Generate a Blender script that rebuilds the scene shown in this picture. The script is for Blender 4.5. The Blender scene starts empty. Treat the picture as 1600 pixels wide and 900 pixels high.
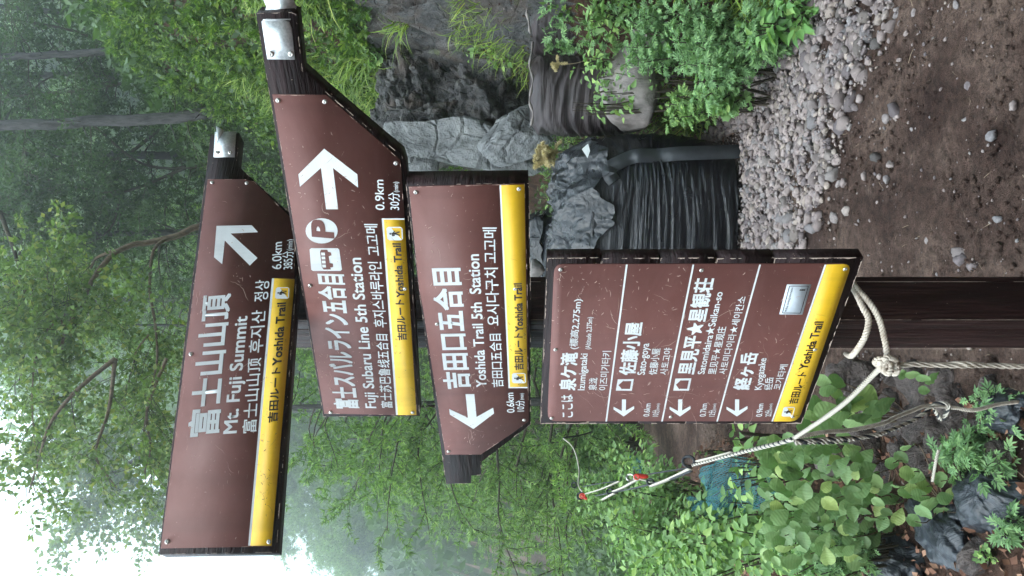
import bpy, math, random
import numpy as np
from mathutils import Vector, Matrix, noise as MN
from mathutils.geometry import tessellate_polygon
random.seed(7); RNG = np.random.default_rng(11)
R = math.radians
SC = bpy.context.scene
COL = SC.collection

# ------------------------------------------------------------------ camera (phone held upright, picture stored on its side)
EYE = 1.6
F = 1200.0                                   # focal length in pixels of the 1600 px wide photograph
cam = bpy.data.cameras.new('camera'); cam.sensor_width = 36; cam.sensor_fit = 'HORIZONTAL'
cam.lens = 36 * F / 1600; cam.clip_start = .05; cam.clip_end = 2000
camo = bpy.data.objects.new('camera', cam); COL.objects.link(camo)
camo.matrix_world = Matrix(((0, 1, 0, 0), (0, 0, -1, 0), (-1, 0, 0, EYE), (0, 0, 0, 1)))
SC.camera = camo

def at(px, py, d):
    """point of the place seen at photograph pixel (px, py), d metres in front of the camera"""
    return Vector((d * (450 - py) / F, d, EYE - d * (px - 800) / F))

# ------------------------------------------------------------------ world, sun, exposure
w = bpy.data.worlds.new('World'); SC.world = w; w.use_nodes = True
nt = w.node_tree; nt.nodes.clear()
sky = nt.nodes.new('ShaderNodeTexSky'); sky.sky_type = 'NISHITA'; sky.sun_disc = False
sky.sun_elevation = R(55); sky.sun_rotation = R(-40); sky.dust_density = 4
mixn = nt.nodes.new('ShaderNodeMix'); mixn.data_type = 'RGBA'; mixn.inputs[0].default_value = .86
nt.links.new(sky.outputs[0], mixn.inputs[6]); mixn.inputs[7].default_value = (7.9, 9.8, 11.0, 1)   # the even white of the fog-bound overcast
# overcast luminance after the CIE standard: the zenith three times as bright as the horizon
tc = nt.nodes.new('ShaderNodeTexCoord'); sp_ = nt.nodes.new('ShaderNodeSeparateXYZ'); nt.links.new(tc.outputs['Generated'], sp_.inputs[0])
cl_ = nt.nodes.new('ShaderNodeMath'); cl_.operation = 'MAXIMUM'; nt.links.new(sp_.outputs['Z'], cl_.inputs[0]); cl_.inputs[1].default_value = 0
cie = nt.nodes.new('ShaderNodeMath'); cie.operation = 'MULTIPLY_ADD'; nt.links.new(cl_.outputs[0], cie.inputs[0]); cie.inputs[1].default_value = 1.25; cie.inputs[2].default_value = .62
vm = nt.nodes.new('ShaderNodeVectorMath'); vm.operation = 'SCALE'; nt.links.new(mixn.outputs[2], vm.inputs[0]); nt.links.new(cie.outputs[0], vm.inputs['Scale'])
bg = nt.nodes.new('ShaderNodeBackground'); bg.inputs[1].default_value = .115
nt.links.new(vm.outputs[0], bg.inputs[0])
wo = nt.nodes.new('ShaderNodeOutputWorld'); nt.links.new(bg.outputs[0], wo.inputs[0])
sl = bpy.data.lights.new('sun', 'SUN'); sl.energy = 1.5; sl.angle = R(50); sl.color = (1, .97, .92)
so = bpy.data.objects.new('sun', sl); COL.objects.link(so)
az, el = R(-40), R(55)
so.rotation_euler = Vector((math.sin(az) * math.cos(el), -math.cos(az) * math.cos(el) * 1, math.sin(el))).to_track_quat('Z', 'Y').to_euler()
SC.view_settings.view_transform = 'Standard'; SC.view_settings.look = 'None'
SC.view_settings.exposure = 1.12; SC.view_settings.gamma = 1
SC.cycles.use_denoising = True
try: SC.cycles.denoiser = 'OPENIMAGEDENOISE'
except Exception: pass
SC.cycles.max_bounces = 8; SC.cycles.diffuse_bounces = 3; SC.cycles.glossy_bounces = 2
SC.cycles.transmission_bounces = 4; SC.cycles.volume_bounces = 3; SC.cycles.transparent_max_bounces = 8
SC.cycles.caustics_reflective = False; SC.cycles.caustics_refractive = False
SC.cycles.use_adaptive_sampling = True; SC.cycles.adaptive_threshold = .02

# ------------------------------------------------------------------ materials
def mat(name, col=(.5, .5, .5), rough=.8, spec=.5, metal=0.0):
    m = bpy.data.materials.new(name); m.use_nodes = True
    b = m.node_tree.nodes['Principled BSDF']
    b.inputs['Base Color'].default_value = (*col, 1); b.inputs['Roughness'].default_value = rough
    b.inputs['Metallic'].default_value = metal; b.inputs['Specular IOR Level'].default_value = spec
    return m
class NB:
    """small node helper"""
    def __init__(s, m): s.t = m.node_tree; s.b = s.t.nodes['Principled BSDF']
    def n(s, typ, **kw):
        x = s.t.nodes.new('ShaderNode' + typ)
        for k, v in kw.items(): setattr(x, k, v)
        return x
    def l(s, a, b): s.t.links.new(a, b)
    def coord(s, kind='Object', scale=(1, 1, 1)):
        c = s.n('TexCoord'); mp = s.n('Mapping'); s.l(c.outputs[kind], mp.inputs[0]); mp.inputs['Scale'].default_value = scale
        return mp.outputs[0]
    def noise(s, vec, scale, detail=4, rough=.55, dist=0):
        x = s.n('TexNoise'); s.l(vec, x.inputs['Vector']); x.inputs['Scale'].default_value = scale
        x.inputs['Detail'].default_value = detail; x.inputs['Roughness'].default_value = rough; x.inputs['Distortion'].default_value = dist
        return x.outputs['Fac']
    def ramp(s, fac, stops):
        x = s.n('ValToRGB'); s.l(fac, x.inputs[0]); e = x.color_ramp.elements
        while len(e) < len(stops): e.new(.5)
        for i, (p, c) in enumerate(stops):
            e[i].position = p; e[i].color = (*c, 1) if len(c) == 3 else c
        return x.outputs[0]
    def mix(s, fac, a, b, mode='MIX'):
        x = s.n('Mix', data_type='RGBA', blend_type=mode)
        if isinstance(fac, (int, float)): x.inputs[0].default_value = fac
        else: s.l(fac, x.inputs[0])
        for k, v in ((6, a), (7, b)):
            if isinstance(v, tuple): x.inputs[k].default_value = (*v, 1)
            else: s.l(v, x.inputs[k])
        return x.outputs[2]
    def bump(s, h, strength=.5, dist=.01, prev=None):
        x = s.n('Bump'); s.l(h, x.inputs['Height']); x.inputs['Strength'].default_value = strength; x.inputs['Distance'].default_value = dist
        if prev: s.l(prev, x.inputs['Normal'])
        return x.outputs[0]
    def normal(s, o): s.l(o, s.b.inputs['Normal'])
    def color(s, o): s.l(o, s.b.inputs['Base Color'])
    def rough(s, o): s.l(o, s.b.inputs['Roughness'])
G3 = lambda v: (v, v, v)

def m_wood(name, base, light, wear):
    m = mat(name, base, .55, .25); k = NB(m)
    v = k.coord('Object', (3, 3, 40)) if name == 'plank wood' else k.coord('Object', (40, 40, 2.2))
    f = k.noise(v, 3, 5, .6, .3)
    c = k.ramp(f, [(.30, tuple(x * .55 for x in base)), (.48, base), (.60, tuple(x * 2.0 for x in base)), (.74, light)])
    c2 = c
    sp = k.ramp(k.noise(k.coord('Object'), 130, 2, .6), [(.73, G3(0)), (.76, G3(1))])
    k.color(k.mix(sp, c2, wear)); k.normal(k.bump(f, .9, .006))
    k.rough(k.ramp(f, [(.2, G3(.42)), (.8, G3(.62))]))
    return m
M = {}
M['plank'] = m_wood('plank wood', (.017, .009, .010), (.045, .028, .028), (.42, .33, .27))
M['post'] = m_wood('post wood', (.019, .0085, .008), (.05, .027, .022), (.30, .22, .18))
M['cap'] = m_wood('weathered wood', (.16, .12, .10), (.28, .23, .2), (.3, .25, .22))

def m_paint(name, col, rough=.38, chip=None, cs=.745):
    m = mat(name, col, rough, .5); k = NB(m); v = k.coord()
    n = k.noise(v, 9, 5, .6); c = k.mix(k.ramp(n, [(.35, G3(0)), (.7, G3(1))]), col, tuple(x * .86 for x in col))
    if chip:
        c = k.mix(k.ramp(k.noise(v, 90, 3, .75, .6), [(cs, G3(0)), (cs + .02, G3(1))]), c, chip)
        sv = k.coord('Object', (1, 1, 9)); 
        c = k.mix(k.ramp(k.noise(sv, 38, 3, .7, 1.4), [(cs + .005, G3(0)), (cs + .02, G3(1))]), c, chip)
    c = k.mix(k.ramp(k.noise(k.coord('Object', (1, 1, 3)), 4.5, 5, .65, .5), [(.45, G3(0)), (.75, G3(.45))]), c, tuple(min(1, x * 1.25 + .03) for x in col))
    c = k.mix(k.ramp(k.noise(k.coord('Object', (16, 16, 1.3)), 1.6, 5, .6, .4), [(.50, G3(0)), (.70, G3(.35))]), c, tuple(x * .62 + .006 for x in col))
    k.color(c); k.rough(k.ramp(n, [(.3, G3(rough - .07)), (.75, G3(rough + .12))])); k.normal(k.bump(k.noise(v, 25, 3), .06, .004))
    return m
M['brown'] = m_paint('brown enamel', (.175, .064, .055), .58, (.42, .25, .2), .70)
M['yellow'] = m_paint('yellow band', (.84, .50, .022), .42, (.30, .17, .03), .72)
M['barewood'] = mat('bare worn wood', (.40, .31, .26), .8)
M['white'] = m_paint('white lettering', (.76, .78, .80), .42, (.16, .08, .07), .745)
M['dark'] = mat('dark lettering', (.022, .014, .012), .5)
M['scratch'] = mat('scratched paint', (.50, .34, .29), .7)
M['scuff'] = mat('dark scuff', (.09, .06, .04), .7)
M['sticker'] = mat('sticker paper', (.55, .60, .66), .45)
M['screw'] = mat('steel screw', (.55, .53, .5), .32, .5, .9)
m = mat('bent sheet metal', (.70, .72, .75), .36, .5, .55); k = NB(m); v = k.coord()
k.color(k.mix(k.ramp(k.noise(v, 260, 2), [(.4, G3(0)), (.6, G3(1))]), (.62, .65, .68), (.78, .80, .83))); k.normal(k.bump(k.noise(v, 300, 1), .25, .001)); M['metal'] = m

def m_leaf(name, c1, c2, c3=None, trans=.35, rough=.5):
    m = mat(name, c1, rough, .35); k = NB(m); g = k.n('NewGeometry')
    stops = [(0, c1), (.75, c2)] + ([(1, c3)] if c3 else [])
    c = k.ramp(g.outputs['Random Per Island'], stops)
    oi = k.n('ObjectInfo'); c = k.mix(k.ramp(oi.outputs['Random'], [(0, G3(.8)), (1, G3(1.15))]), c, c) if False else c
    k.color(c)
    tr = k.n('BsdfTranslucent'); k.l(k.mix(1, c, (1.2, 1.3, .8), 'MULTIPLY'), tr.inputs[0])
    ms = k.n('MixShader'); ms.inputs[0].default_value = trans
    out = k.t.nodes['Material Output']; k.l(k.b.outputs[0], ms.inputs[1]); k.l(tr.outputs[0], ms.inputs[2]); k.l(ms.outputs[0], out.inputs[0])
    return m
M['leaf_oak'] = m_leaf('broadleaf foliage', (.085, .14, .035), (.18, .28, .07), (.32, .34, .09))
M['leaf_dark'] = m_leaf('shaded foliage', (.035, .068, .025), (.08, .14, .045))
M['leaf_larch'] = m_leaf('larch needles', (.10, .19, .06), (.21, .35, .09), (.36, .50, .13))
M['leaf_bank'] = m_leaf('bank weeds', (.045, .095, .02), (.135, .24, .045), (.30, .40, .085))
M['leaf_bush'] = m_leaf('bush leaves', (.10, .19, .06), (.23, .38, .13), (.38, .52, .16))
M['leaf_mug'] = m_leaf('mugwort leaves', (.11, .21, .09), (.22, .37, .16), (.30, .46, .19))
M['leaf_big'] = m_leaf('knotweed leaves', (.10, .22, .07), (.17, .33, .10), (.27, .42, .12), .3, .42)
M['grass'] = m_leaf('grass blades', (.075, .14, .02), (.22, .34, .045), (.38, .42, .09), .3)
M['seedhead'] = m_leaf('dry flower plume', (.5, .4, .22), (.62, .52, .32), None, .3)
M['straw'] = m_leaf('dry straw', (.26, .19, .13), (.42, .32, .22), None, .1, .8)
M['mulch'] = m_leaf('dead needles', (.08, .035, .022), (.20, .095, .06), (.36, .21, .14), .05, .9)

def m_bark(name, c1, c2, sc=(9, 9, 2.2)):
    m = mat(name, c1, .9, .2); k = NB(m); v = k.coord('Object', sc)
    f = k.noise(v, 3, 6, .7, .6); k.color(k.ramp(f, [(.35, c1), (.6, c2)])); k.normal(k.bump(f, .9, .02)); return m
M['bark'] = m_bark('grey scaly bark', (.022, .020, .020), (.085, .078, .078))
M['bark_brown'] = m_bark('brown bark', (.10, .07, .05), (.24, .17, .12))
M['twig'] = m_bark('dark twigs', (.045, .04, .03), (.10, .08, .06))

def m_rock(name, c1, c2, c3, scale=5, wet=.55, moss=0):
    m = mat(name, c1, wet, .5); k = NB(m); v = k.coord()
    a = k.noise(v, scale, 7, .62, .5); b = k.noise(v, scale * 7, 5, .7)
    vo = k.n('TexVoronoi', feature='DISTANCE_TO_EDGE'); k.l(v, vo.inputs['Vector']); vo.inputs['Scale'].default_value = scale * .9
    c = k.ramp(a, [(.33, c1), (.52, c2), (.72, c3)])
    c = k.mix(k.ramp(b, [(.42, G3(0)), (.7, G3(.55))]), c, c3)
    if moss:
        c = k.mix(k.ramp(k.noise(v, 1.7, 5, .7, .6), [(.50, G3(0)), (.62, G3(.75))]), c, (.075, .048, .034))
        c = k.mix(k.ramp(k.noise(v, 2.9, 6, .75, .3), [(.60, G3(0)), (.66, G3(.8))]), c, (.075, .095, .02))
    cr = k.ramp(vo.outputs['Distance'], [(.0, G3(0)), (.035, G3(1))])
    k.color(c); n = k.bump(b, 1, .03); n = k.bump(cr, .6, .04, n); n = k.bump(a, 1, .10, n); k.normal(n)
    k.rough(k.ramp(b, [(.3, G3(wet - .12)), (.7, G3(wet + .25))]))
    return m
M['rock'] = m_rock('grey cliff rock', (.008, .008, .010), (.034, .033, .036), (.19, .178, .168), 4.2, .5, 1)
M['slab'] = m_rock('smooth rock slab', (.065, .067, .073), (.16, .165, .17), (.34, .34, .335), 2.6, .45)
M['rock_brown'] = m_rock('dirty rock', (.03, .024, .023), (.12, .09, .082), (.34, .27, .25), 9, .6)
def m_stone():
    m = mat('pumice gravel', (.3, .26, .25), .9, .2); k = NB(m); g = k.n('NewGeometry'); oi = k.n('ObjectInfo')
    s = k.n('Math', operation='ADD'); k.l(g.outputs['Random Per Island'], s.inputs[0]); k.l(oi.outputs['Random'], s.inputs[1])
    fr = k.n('Math', operation='FRACT'); k.l(s.outputs[0], fr.inputs[0])
    c = k.ramp(fr.outputs[0], [(0, (.15, .125, .13)), (.3, (.25, .20, .19)), (.6, (.32, .26, .245)), (.8, (.20, .185, .19)), (.93, (.37, .30, .26)), (1, (.10, .09, .09))])
    v = k.coord(); b = k.noise(v, 60, 5, .7)
    c = k.mix(1, c, k.ramp(b, [(.3, G3(.62)), (.65, G3(1.08))]), 'MULTIPLY'); k.color(c); k.normal(k.bump(b, .8, .006)); return m
M['stone'] = m_stone()
def m_dirt():
    m = mat('trodden volcanic dirt', (.15, .1, .08), .95, .2); k = NB(m); v = k.coord()
    a = k.noise(v, 1.3, 6, .6, .3); b = k.noise(v, 26, 8, .75); d = k.noise(v, 150, 4, .7); e = k.noise(v, 5, 6, .7, .6)
    c = k.ramp(a, [(.36, (.048, .026, .021)), (.5, (.096, .058, .046)), (.64, (.20, .135, .108))])
    c = k.mix(k.ramp(e, [(.5, G3(0)), (.72, G3(.6))]), c, (.22, .15, .12))
    c = k.mix(1, c, k.ramp(b, [(.32, G3(.36)), (.5, G3(.95)), (.68, G3(1.5))]), 'MULTIPLY')
    c = k.mix(1, c, k.ramp(d, [(.3, G3(.65)), (.7, G3(1.3))]), 'MULTIPLY')
    k.color(c); n = k.bump(b, 1, .05); n = k.bump(d, 1, .012, n); k.normal(n); return m
M['dirt'] = m_dirt()
def m_soil():
    m = mat('red brown humus', (.1, .05, .03), .95, .2); k = NB(m); v = k.coord()
    a = k.noise(v, 3, 6, .6, .3); b = k.noise(v, 30, 8, .75)
    c = k.ramp(a, [(.35, (.035, .020, .015)), (.55, (.10, .052, .036)), (.72, (.18, .095, .066))])
    c = k.mix(1, c, k.ramp(b, [(.28, G3(.4)), (.5, G3(.9)), (.72, G3(1.4))]), 'MULTIPLY'); k.color(c); k.normal(k.bump(b, 1, .04)); return m
M['soil'] = m_soil()
def m_floor():
    m = mat('overgrown forest floor', (.03, .05, .02), .95, .2); k = NB(m); v = k.coord()
    a = k.noise(v, .8, 6, .6, .3); b = k.noise(v, 7, 8, .75)
    c = k.ramp(a, [(.35, (.020, .034, .014)), (.55, (.040, .070, .022)), (.72, (.075, .085, .035))])
    c = k.mix(1, c, k.ramp(b, [(.28, G3(.35)), (.5, G3(.9)), (.72, G3(1.6))]), 'MULTIPLY'); k.color(c); k.normal(k.bump(b, 1, .3)); return m
M['floor'] = m_floor()
def m_bag(name, c1, c2, rough, wscale=(3, 3, 30), wstr=.6):
    m = mat(name, c1, rough, .45); k = NB(m); v = k.coord('Object', wscale)
    a = k.noise(v, 1.2, 4, .6, 1.2); b = k.noise(k.coord('Object'), 8, 5, .6)
    k.color(k.ramp(b, [(.3, c1), (.75, c2)])); n = k.bump(a, wstr, .03)
    wv = k.noise(k.coord('Object', (1, 1, 1)), 400, 1); n = k.bump(wv, .12, .002, n); k.normal(n)
    k.rough(k.ramp(b, [(.3, G3(rough - .06)), (.75, G3(rough + .1))])); return m
M['bag'] = m_bag('black woven bag', (.0025, .003, .006), (.007, .008, .013), .21, (3, 3, 40), .5)
M['bag_flap'] = m_bag('grey black crumpled film', (.010, .011, .014), (.030, .032, .038), .24, (8, 8, 8), .6)
M['bag_old'] = m_bag('weathered brown black bag', (.016, .010, .012), (.055, .040, .042), .5, (2.5, 2.5, 26), .5)
M['bag_grey'] = m_bag('dusty black sandbag', (.007, .008, .011), (.045, .052, .064), .34, (5, 5, 5), 1.0)
M['strap'] = m_bag('grey black webbing strap', (.014, .016, .020), (.050, .054, .062), .5, (1, 1, 1), .2)
M['tarp'] = m_bag('pale grey sandbag', (.12, .105, .10), (.30, .26, .245), .7, (20, 20, 3), .5)
M['net'] = mat('teal netting', (.018, .13, .15), .7)
M['rope'] = mat('natural rope', (.50, .44, .37), .85, .2); k = NB(M['rope'])
k.color(k.ramp(k.noise(k.coord(), 60, 4), [(.3, (.40, .33, .27)), (.7, (.62, .55, .47))])); k.normal(k.bump(k.noise(k.coord(), 500, 2), .4, .001))
M['rope_white'] = mat('white rope', (.46, .42, .36), .8, .2)
M['rope_black'] = mat('black rope', (.02, .022, .028), .7)
M['red'] = mat('red plastic clip', (.62, .045, .03), .4)
M['far_sign'] = mat('white sign plate', (.75, .75, .75), .5)

# ------------------------------------------------------------------ mesh helpers
def npmesh(name, V, Fc, smooth=False):
    """V (n,3), Fc list of (m,k) face arrays"""
    me = bpy.data.meshes.new(name); V = np.asarray(V, dtype=np.float32)
    if not isinstance(Fc, list): Fc = [Fc]
    Fc = [np.asarray(f, dtype=np.int32) for f in Fc if len(f)]
    loops = np.concatenate([f.ravel() for f in Fc]); tot = np.concatenate([np.full(len(f), f.shape[1], dtype=np.int32) for f in Fc])
    me.vertices.add(len(V)); me.vertices.foreach_set('co', V.ravel())
    me.loops.add(len(loops)); me.loops.foreach_set('vertex_index', loops)
    me.polygons.add(len(tot)); st = np.zeros(len(tot), dtype=np.int32); st[1:] = np.cumsum(tot)[:-1]
    me.polygons.foreach_set('loop_start', st)
    if smooth: me.polygons.foreach_set('use_smooth', np.ones(len(tot), dtype=bool))
    me.update(calc_edges=True); me.validate(); return me
def obj(name, me, m=None, parent=None, **props):
    o = bpy.data.objects.new(name, me); COL.objects.link(o)
    if m is not None and me is not None and not me.materials: me.materials.append(M[m] if isinstance(m, str) else m)
    if parent is not None:
        o.parent = parent; o.matrix_parent_inverse = Matrix.Translation(-parent.location) if parent.type == 'EMPTY' else Matrix.Identity(4)
    for k_, v_ in props.items():
        if v_ is not None: o[k_] = v_
    return o
def thing(name, loc, label, cat, group=None):
    o = bpy.data.objects.new(name, None); o.empty_display_size = .1; COL.objects.link(o); o.location = loc
    o['label'] = label; o['category'] = cat
    if group: o['group'] = group
    return o
class Acc:
    """accumulates geometry for ONE mesh"""
    def __init__(s): s.V = []; s.F = {}; s.n = 0
    def add(s, V, Fc):
        V = np.asarray(V, dtype=np.float32).reshape(-1, 3); s.V.append(V)
        for f in (Fc if isinstance(Fc, list) else [Fc]):
            f = np.asarray(f, dtype=np.int32)
            if len(f): s.F.setdefault(f.shape[1], []).append(f + s.n)
        s.n += len(V)
    def mesh(s, name, smooth=False):
        return npmesh(name, np.concatenate(s.V), [np.concatenate(f) for f in s.F.values()], smooth)
    def tube(s, P, r, k=5, cap=True):
        P = np.asarray(P, dtype=np.float64); n = len(P); r = np.broadcast_to(np.asarray(r, dtype=float), (n,))
        T = np.gradient(P, axis=0); T /= np.linalg.norm(T, axis=1)[:, None] + 1e-9
        up = np.array([0, 0, 1.]) if abs(T[0][2]) < .9 else np.array([1., 0, 0])
        A = np.zeros((n, 3)); a = up - T[0] * (up @ T[0])
        for i in range(n):
            a = a - T[i] * (a @ T[i]); a /= np.linalg.norm(a) + 1e-9; A[i] = a
        B = np.cross(T, A); th = np.arange(k) * 2 * math.pi / k
        V = P[:, None] + r[:, None, None] * (A[:, None] * np.cos(th)[None, :, None] + B[:, None] * np.sin(th)[None, :, None])
        i = np.arange(n - 1)[:, None] * k; j = np.arange(k)[None]; j2 = (j + 1) % k
        Fq = np.stack([i + j, i + j2, i + k + j2, i + k + j], -1).reshape(-1, 4)
        s.add(V.reshape(-1, 3), Fq)
        if cap:
            s.add(V[0], np.arange(k)[None, ::-1]); s.add(V[-1], np.arange(k)[None])
def smoothstep(x): x = np.clip(x, 0, 1); return x * x * (3 - 2 * x)
def frames(d, nrm):
    """d, nrm (n,3) -> (n,3,3) with columns x=side, y=d, z=normal"""
    d = d / (np.linalg.norm(d, axis=1)[:, None] + 1e-9); x = np.cross(d, nrm); x /= np.linalg.norm(x, axis=1)[:, None] + 1e-9
    z = np.cross(x, d); return np.stack([x, d, z], -1)
def scatter(acc, tmpl, C, D, N, S):
    TV, TF = tmpl; C = np.asarray(C, float); n = len(C)
    if n == 0: return
    Fm = frames(np.asarray(D, float), np.asarray(N, float)); S = np.broadcast_to(np.asarray(S, float), (n,))
    V = np.einsum('nij,vj->nvi', Fm, TV) * S[:, None, None] + C[:, None]
    off = (np.arange(n) * len(TV))[:, None, None]
    acc.add(V.reshape(-1, 3), [(np.asarray(f)[None] + off).reshape(-1, np.asarray(f).shape[1]) for f in TF])
def T(V, *Fs): return (np.array(V, float), [np.array(f) for f in Fs])
LEAF2 = T([(0, 0, 0), (-.3, .42, .07), (0, 1, -.05), (.3, .42, .07)], [(0, 2, 1), (0, 3, 2)])
OVATE = T([(0, 0, 0), (0, .33, -.04), (0, .68, -.07), (0, 1.08, -.16), (-.19, .14, .06), (-.29, .38, .08), (-.18, .72, .02), (.19, .14, .06), (.29, .38, .08), (.18, .72, .02)],
          [(0, 1, 4), (0, 7, 1), (2, 3, 6), (2, 9, 3)], [(1, 5, 4, 4)][:0] or [(1, 2, 6, 5), (1, 8, 9, 2)], [(1, 5, 4), (1, 7, 8)])
def lobed():
    V = [(0, 0, 0)]; Fl = []
    for a, L, y in ((0, .62, .38), (.75, .42, .42), (-.75, .42, .42), (1.0, .45, .22), (-1.0, .45, .22), (1.25, .3, .08), (-1.25, .3, .08)):
        c, s_ = math.sin(a), math.cos(a); n = len(V); wd = .085
        V += [(0, y * .6, .0), (c * L * .5 - s_ * wd, y + s_ * L * .5 + c * wd, .05), (c * L, y + s_ * L, -.06), (c * L * .5 + s_ * wd, y + s_ * L * .5 - c * wd, .05)]
        Fl += [(n, n + 2, n + 1), (n, n + 3, n + 2)]
    return T(V, Fl)
LOBED = lobed()
def trefoil():
    V = []; Fl = []
    for a in (-1.5, 0, 1.5):
        n = len(V); c, s_ = math.cos(a), math.sin(a)
        for x, y, z in ((0, 0, 0), (-.3, .35, .04), (-.22, .62, .02), (0, .55, -.02), (.22, .62, .02), (.3, .35, .04)):
            V.append((x * c + y * s_, -x * s_ + y * c, z))
        Fl += [(n, n + 3, n + 1), (n + 1, n + 3, n + 2), (n, n + 5, n + 3), (n + 3, n + 5, n + 4)]
    return T(V, Fl)
TREF = trefoil()
def tuft(k=6, L=1, wd=.06):
    V = []; Fl = []
    for i in range(k):
        a = i * 2.4; e = .25 + .5 * ((i * 37) % 10) / 10; d = np.array([math.cos(a) * math.cos(e), math.sin(e) * .9 + .3, math.sin(a) * math.cos(e)])
        s_ = np.cross(d, (0.3, .2, 1)); s_ /= np.linalg.norm(s_); n = len(V); V += [tuple(-s_ * wd), tuple(s_ * wd), tuple(d * L)]; Fl.append((n, n + 1, n + 2))
    return T(V, Fl)
TUFT = tuft(7, 1, .15)
def blade(k=3, wd=.03, bend=.9):
    V = []; Fq = []
    for i in range(k + 1):
        t = i / k; wv = wd * (1 - t) ** .7; V += [(-wv, t * (1 - .35 * bend * t), -bend * t * t * .7), (wv, t * (1 - .35 * bend * t), -bend * t * t * .7)]
    for i in range(k): Fq.append((2 * i, 2 * i + 1, 2 * i + 3, 2 * i + 2))
    return T(V, Fq)
BLADE = blade(3, .018, .9)
def rnd_dirs(n, up=(0, 0, 1), spread=1.0):
    v = RNG.normal(size=(n, 3)) * spread + np.array(up); return v / np.linalg.norm(v, axis=1)[:, None]
def ico(sub=2):
    import bmesh
    bm = bmesh.new(); bmesh.ops.create_icosphere(bm, subdivisions=sub, radius=1)
    V = np.array([v.co[:] for v in bm.verts]); Fl = np.array([[v.index for v in f.verts] for f in bm.faces]); bm.free(); return V, Fl
def fbm(p, o=4): return MN.fractal(Vector(p), .9, 2.1, o)
def rock_mesh(sub, seed, dims=(1, 1, 1), cuts=9, rough=.16, nscale=1.6):
    """angular stone: icosphere clipped by random planes, then roughened"""
    rr = np.random.default_rng(seed); V, Fl = ico(sub); V = V.copy()
    for _ in range(cuts):
        n = rr.normal(size=3); n /= np.linalg.norm(n); h = rr.uniform(.55, .86); d = V @ n
        V -= np.outer(np.maximum(d - h, 0), n)
    o = Vector((seed * 3.7, seed * 1.3, 0)); nn = V / np.linalg.norm(V, axis=1)[:, None]
    disp = np.array([fbm(Vector(v) * nscale + o, 5) for v in V]); V += nn * disp[:, None] * rough
    return V * np.array(dims), Fl

# ------------------------------------------------------------------ terrain
FOOT = np.array([(3.4, -70), (2.9, -3), (2.6, 1.5), (1.95, 3.6), (1.62, 4.2), (1.2, 5.6), (1.0, 7), (.3, 10), (-2.2, 15), (-7, 24), (-20, 45), (-60, 160)], float)
SOILB = np.array([(-.42, -70), (-.42, -3), (-.42, 2.2), (-.50, 2.8), (-.66, 3.4), (-.85, 3.9), (-1.28, 5.8), (-2.8, 11), (-4.6, 16), (-9, 26), (-22, 45), (-60, 160)], float)
EDGE = np.array([(-1.6, -70), (-1.6, -3), (-1.6, 2), (-1.5, 3.2), (-1.35, 4.2), (-1.45, 5.8), (-2.9, 11), (-4.6, 16), (-9, 26), (-22, 45), (-62, 160)], float)
def terrain(x, y):
    x = np.asarray(x, float); y = np.asarray(y, float)
    fx = np.interp(y, FOOT[:, 1], FOOT[:, 0]); ex = np.interp(y, EDGE[:, 1], EDGE[:, 0])
    s = (x - fx) * .93; L = (ex - x)
    z = np.zeros_like(x)
    z = z + np.where(s > 0, 2.75 * smoothstep(s / 1.25) + 2.2 * np.maximum(s - 1.0, 0) - 1.6 * np.maximum(s - 2.6, 0) - .45 * np.maximum(s - 5, 0) + .50 * np.clip(s - 10, 0, 90), 0)
    z = z - np.where(L > 0, .55 * smoothstep(L / 2) + .42 * np.clip(L - .6, 0, 7) , 0)
    dip = np.clip((y - 13) / 20, 0, 1); z = z - 1.2 * dip * (s < 0)
    return z
def tz(x, y): return float(terrain(x, y))
ys = np.concatenate([-3 - (np.linspace(1, .06, 16) ** 2) * 60, np.linspace(-3, 1.5, 12), np.linspace(1.6, 9, 170), 9 + (np.linspace(0, 1, 90) ** 2.2) * 130 + .05])
xs = np.unique(np.concatenate([-np.geomspace(3, 95, 34), np.linspace(-3, 3.2, 190), np.geomspace(3.3, 95, 50)]))
X, Y = np.meshgrid(xs, ys); Z = terrain(X, Y)
fxg = np.interp(Y, FOOT[:, 1], FOOT[:, 0]); exg = np.interp(Y, EDGE[:, 1], EDGE[:, 0]); Sg = X - fxg; Lg = exg - X; Bg = np.interp(Y, SOILB[:, 1], SOILB[:, 0]) - X
for i in range(X.shape[0]):
    for j in range(X.shape[1]):
        x, y = X[i, j], Y[i, j]
        a = .018 * fbm((x * 2.2, y * 2.2, 3), 4) + (.008 * fbm((x * 14, y * 14, 7), 3) if 1 < y < 8 and abs(x) < 3 else 0)
        if Sg[i, j] > .05: a += .16 * min(1, Sg[i, j] * 2) * fbm((x * 1.7, y * 1.7, Z[i, j] * 1.7), 5)
        PXg, PYg = 800 + (EYE - Z[i, j]) / max(y, .1) * F, 450 - x / max(y, .1) * F
        if Sg[i, j] > .1 and 545 < PXg < 870 and PYg < 290 and y > 4: a += .38 * MN.hetero_terrain(Vector((x * 2.4, y * 2.4, Z[i, j] * 3)), .8, 2.2, 5, .3) - .28
        if Bg[i, j] > 0 and y < 9: a += .05 * min(1, Bg[i, j] * 4) * fbm((x * 5, y * 5, 1), 5)
        if Lg[i, j] > 0: a += .07 * min(1, Lg[i, j] * 2) * fbm((x * 2.5, y * 2.5, 1), 5)
        Z[i, j] += a
ny, nx = X.shape; V = np.stack([X, Y, Z], -1).reshape(-1, 3)
ii = (np.arange(ny - 1)[:, None] * nx + np.arange(nx - 1)[None]); Q = np.stack([ii, ii + 1, ii + nx + 1, ii + nx], -1).reshape(-1, 4)
cx = (Sg[:-1, :-1]).reshape(-1); cl = (Bg[:-1, :-1]).reshape(-1); cy = Y[:-1, :-1].reshape(-1)
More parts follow.
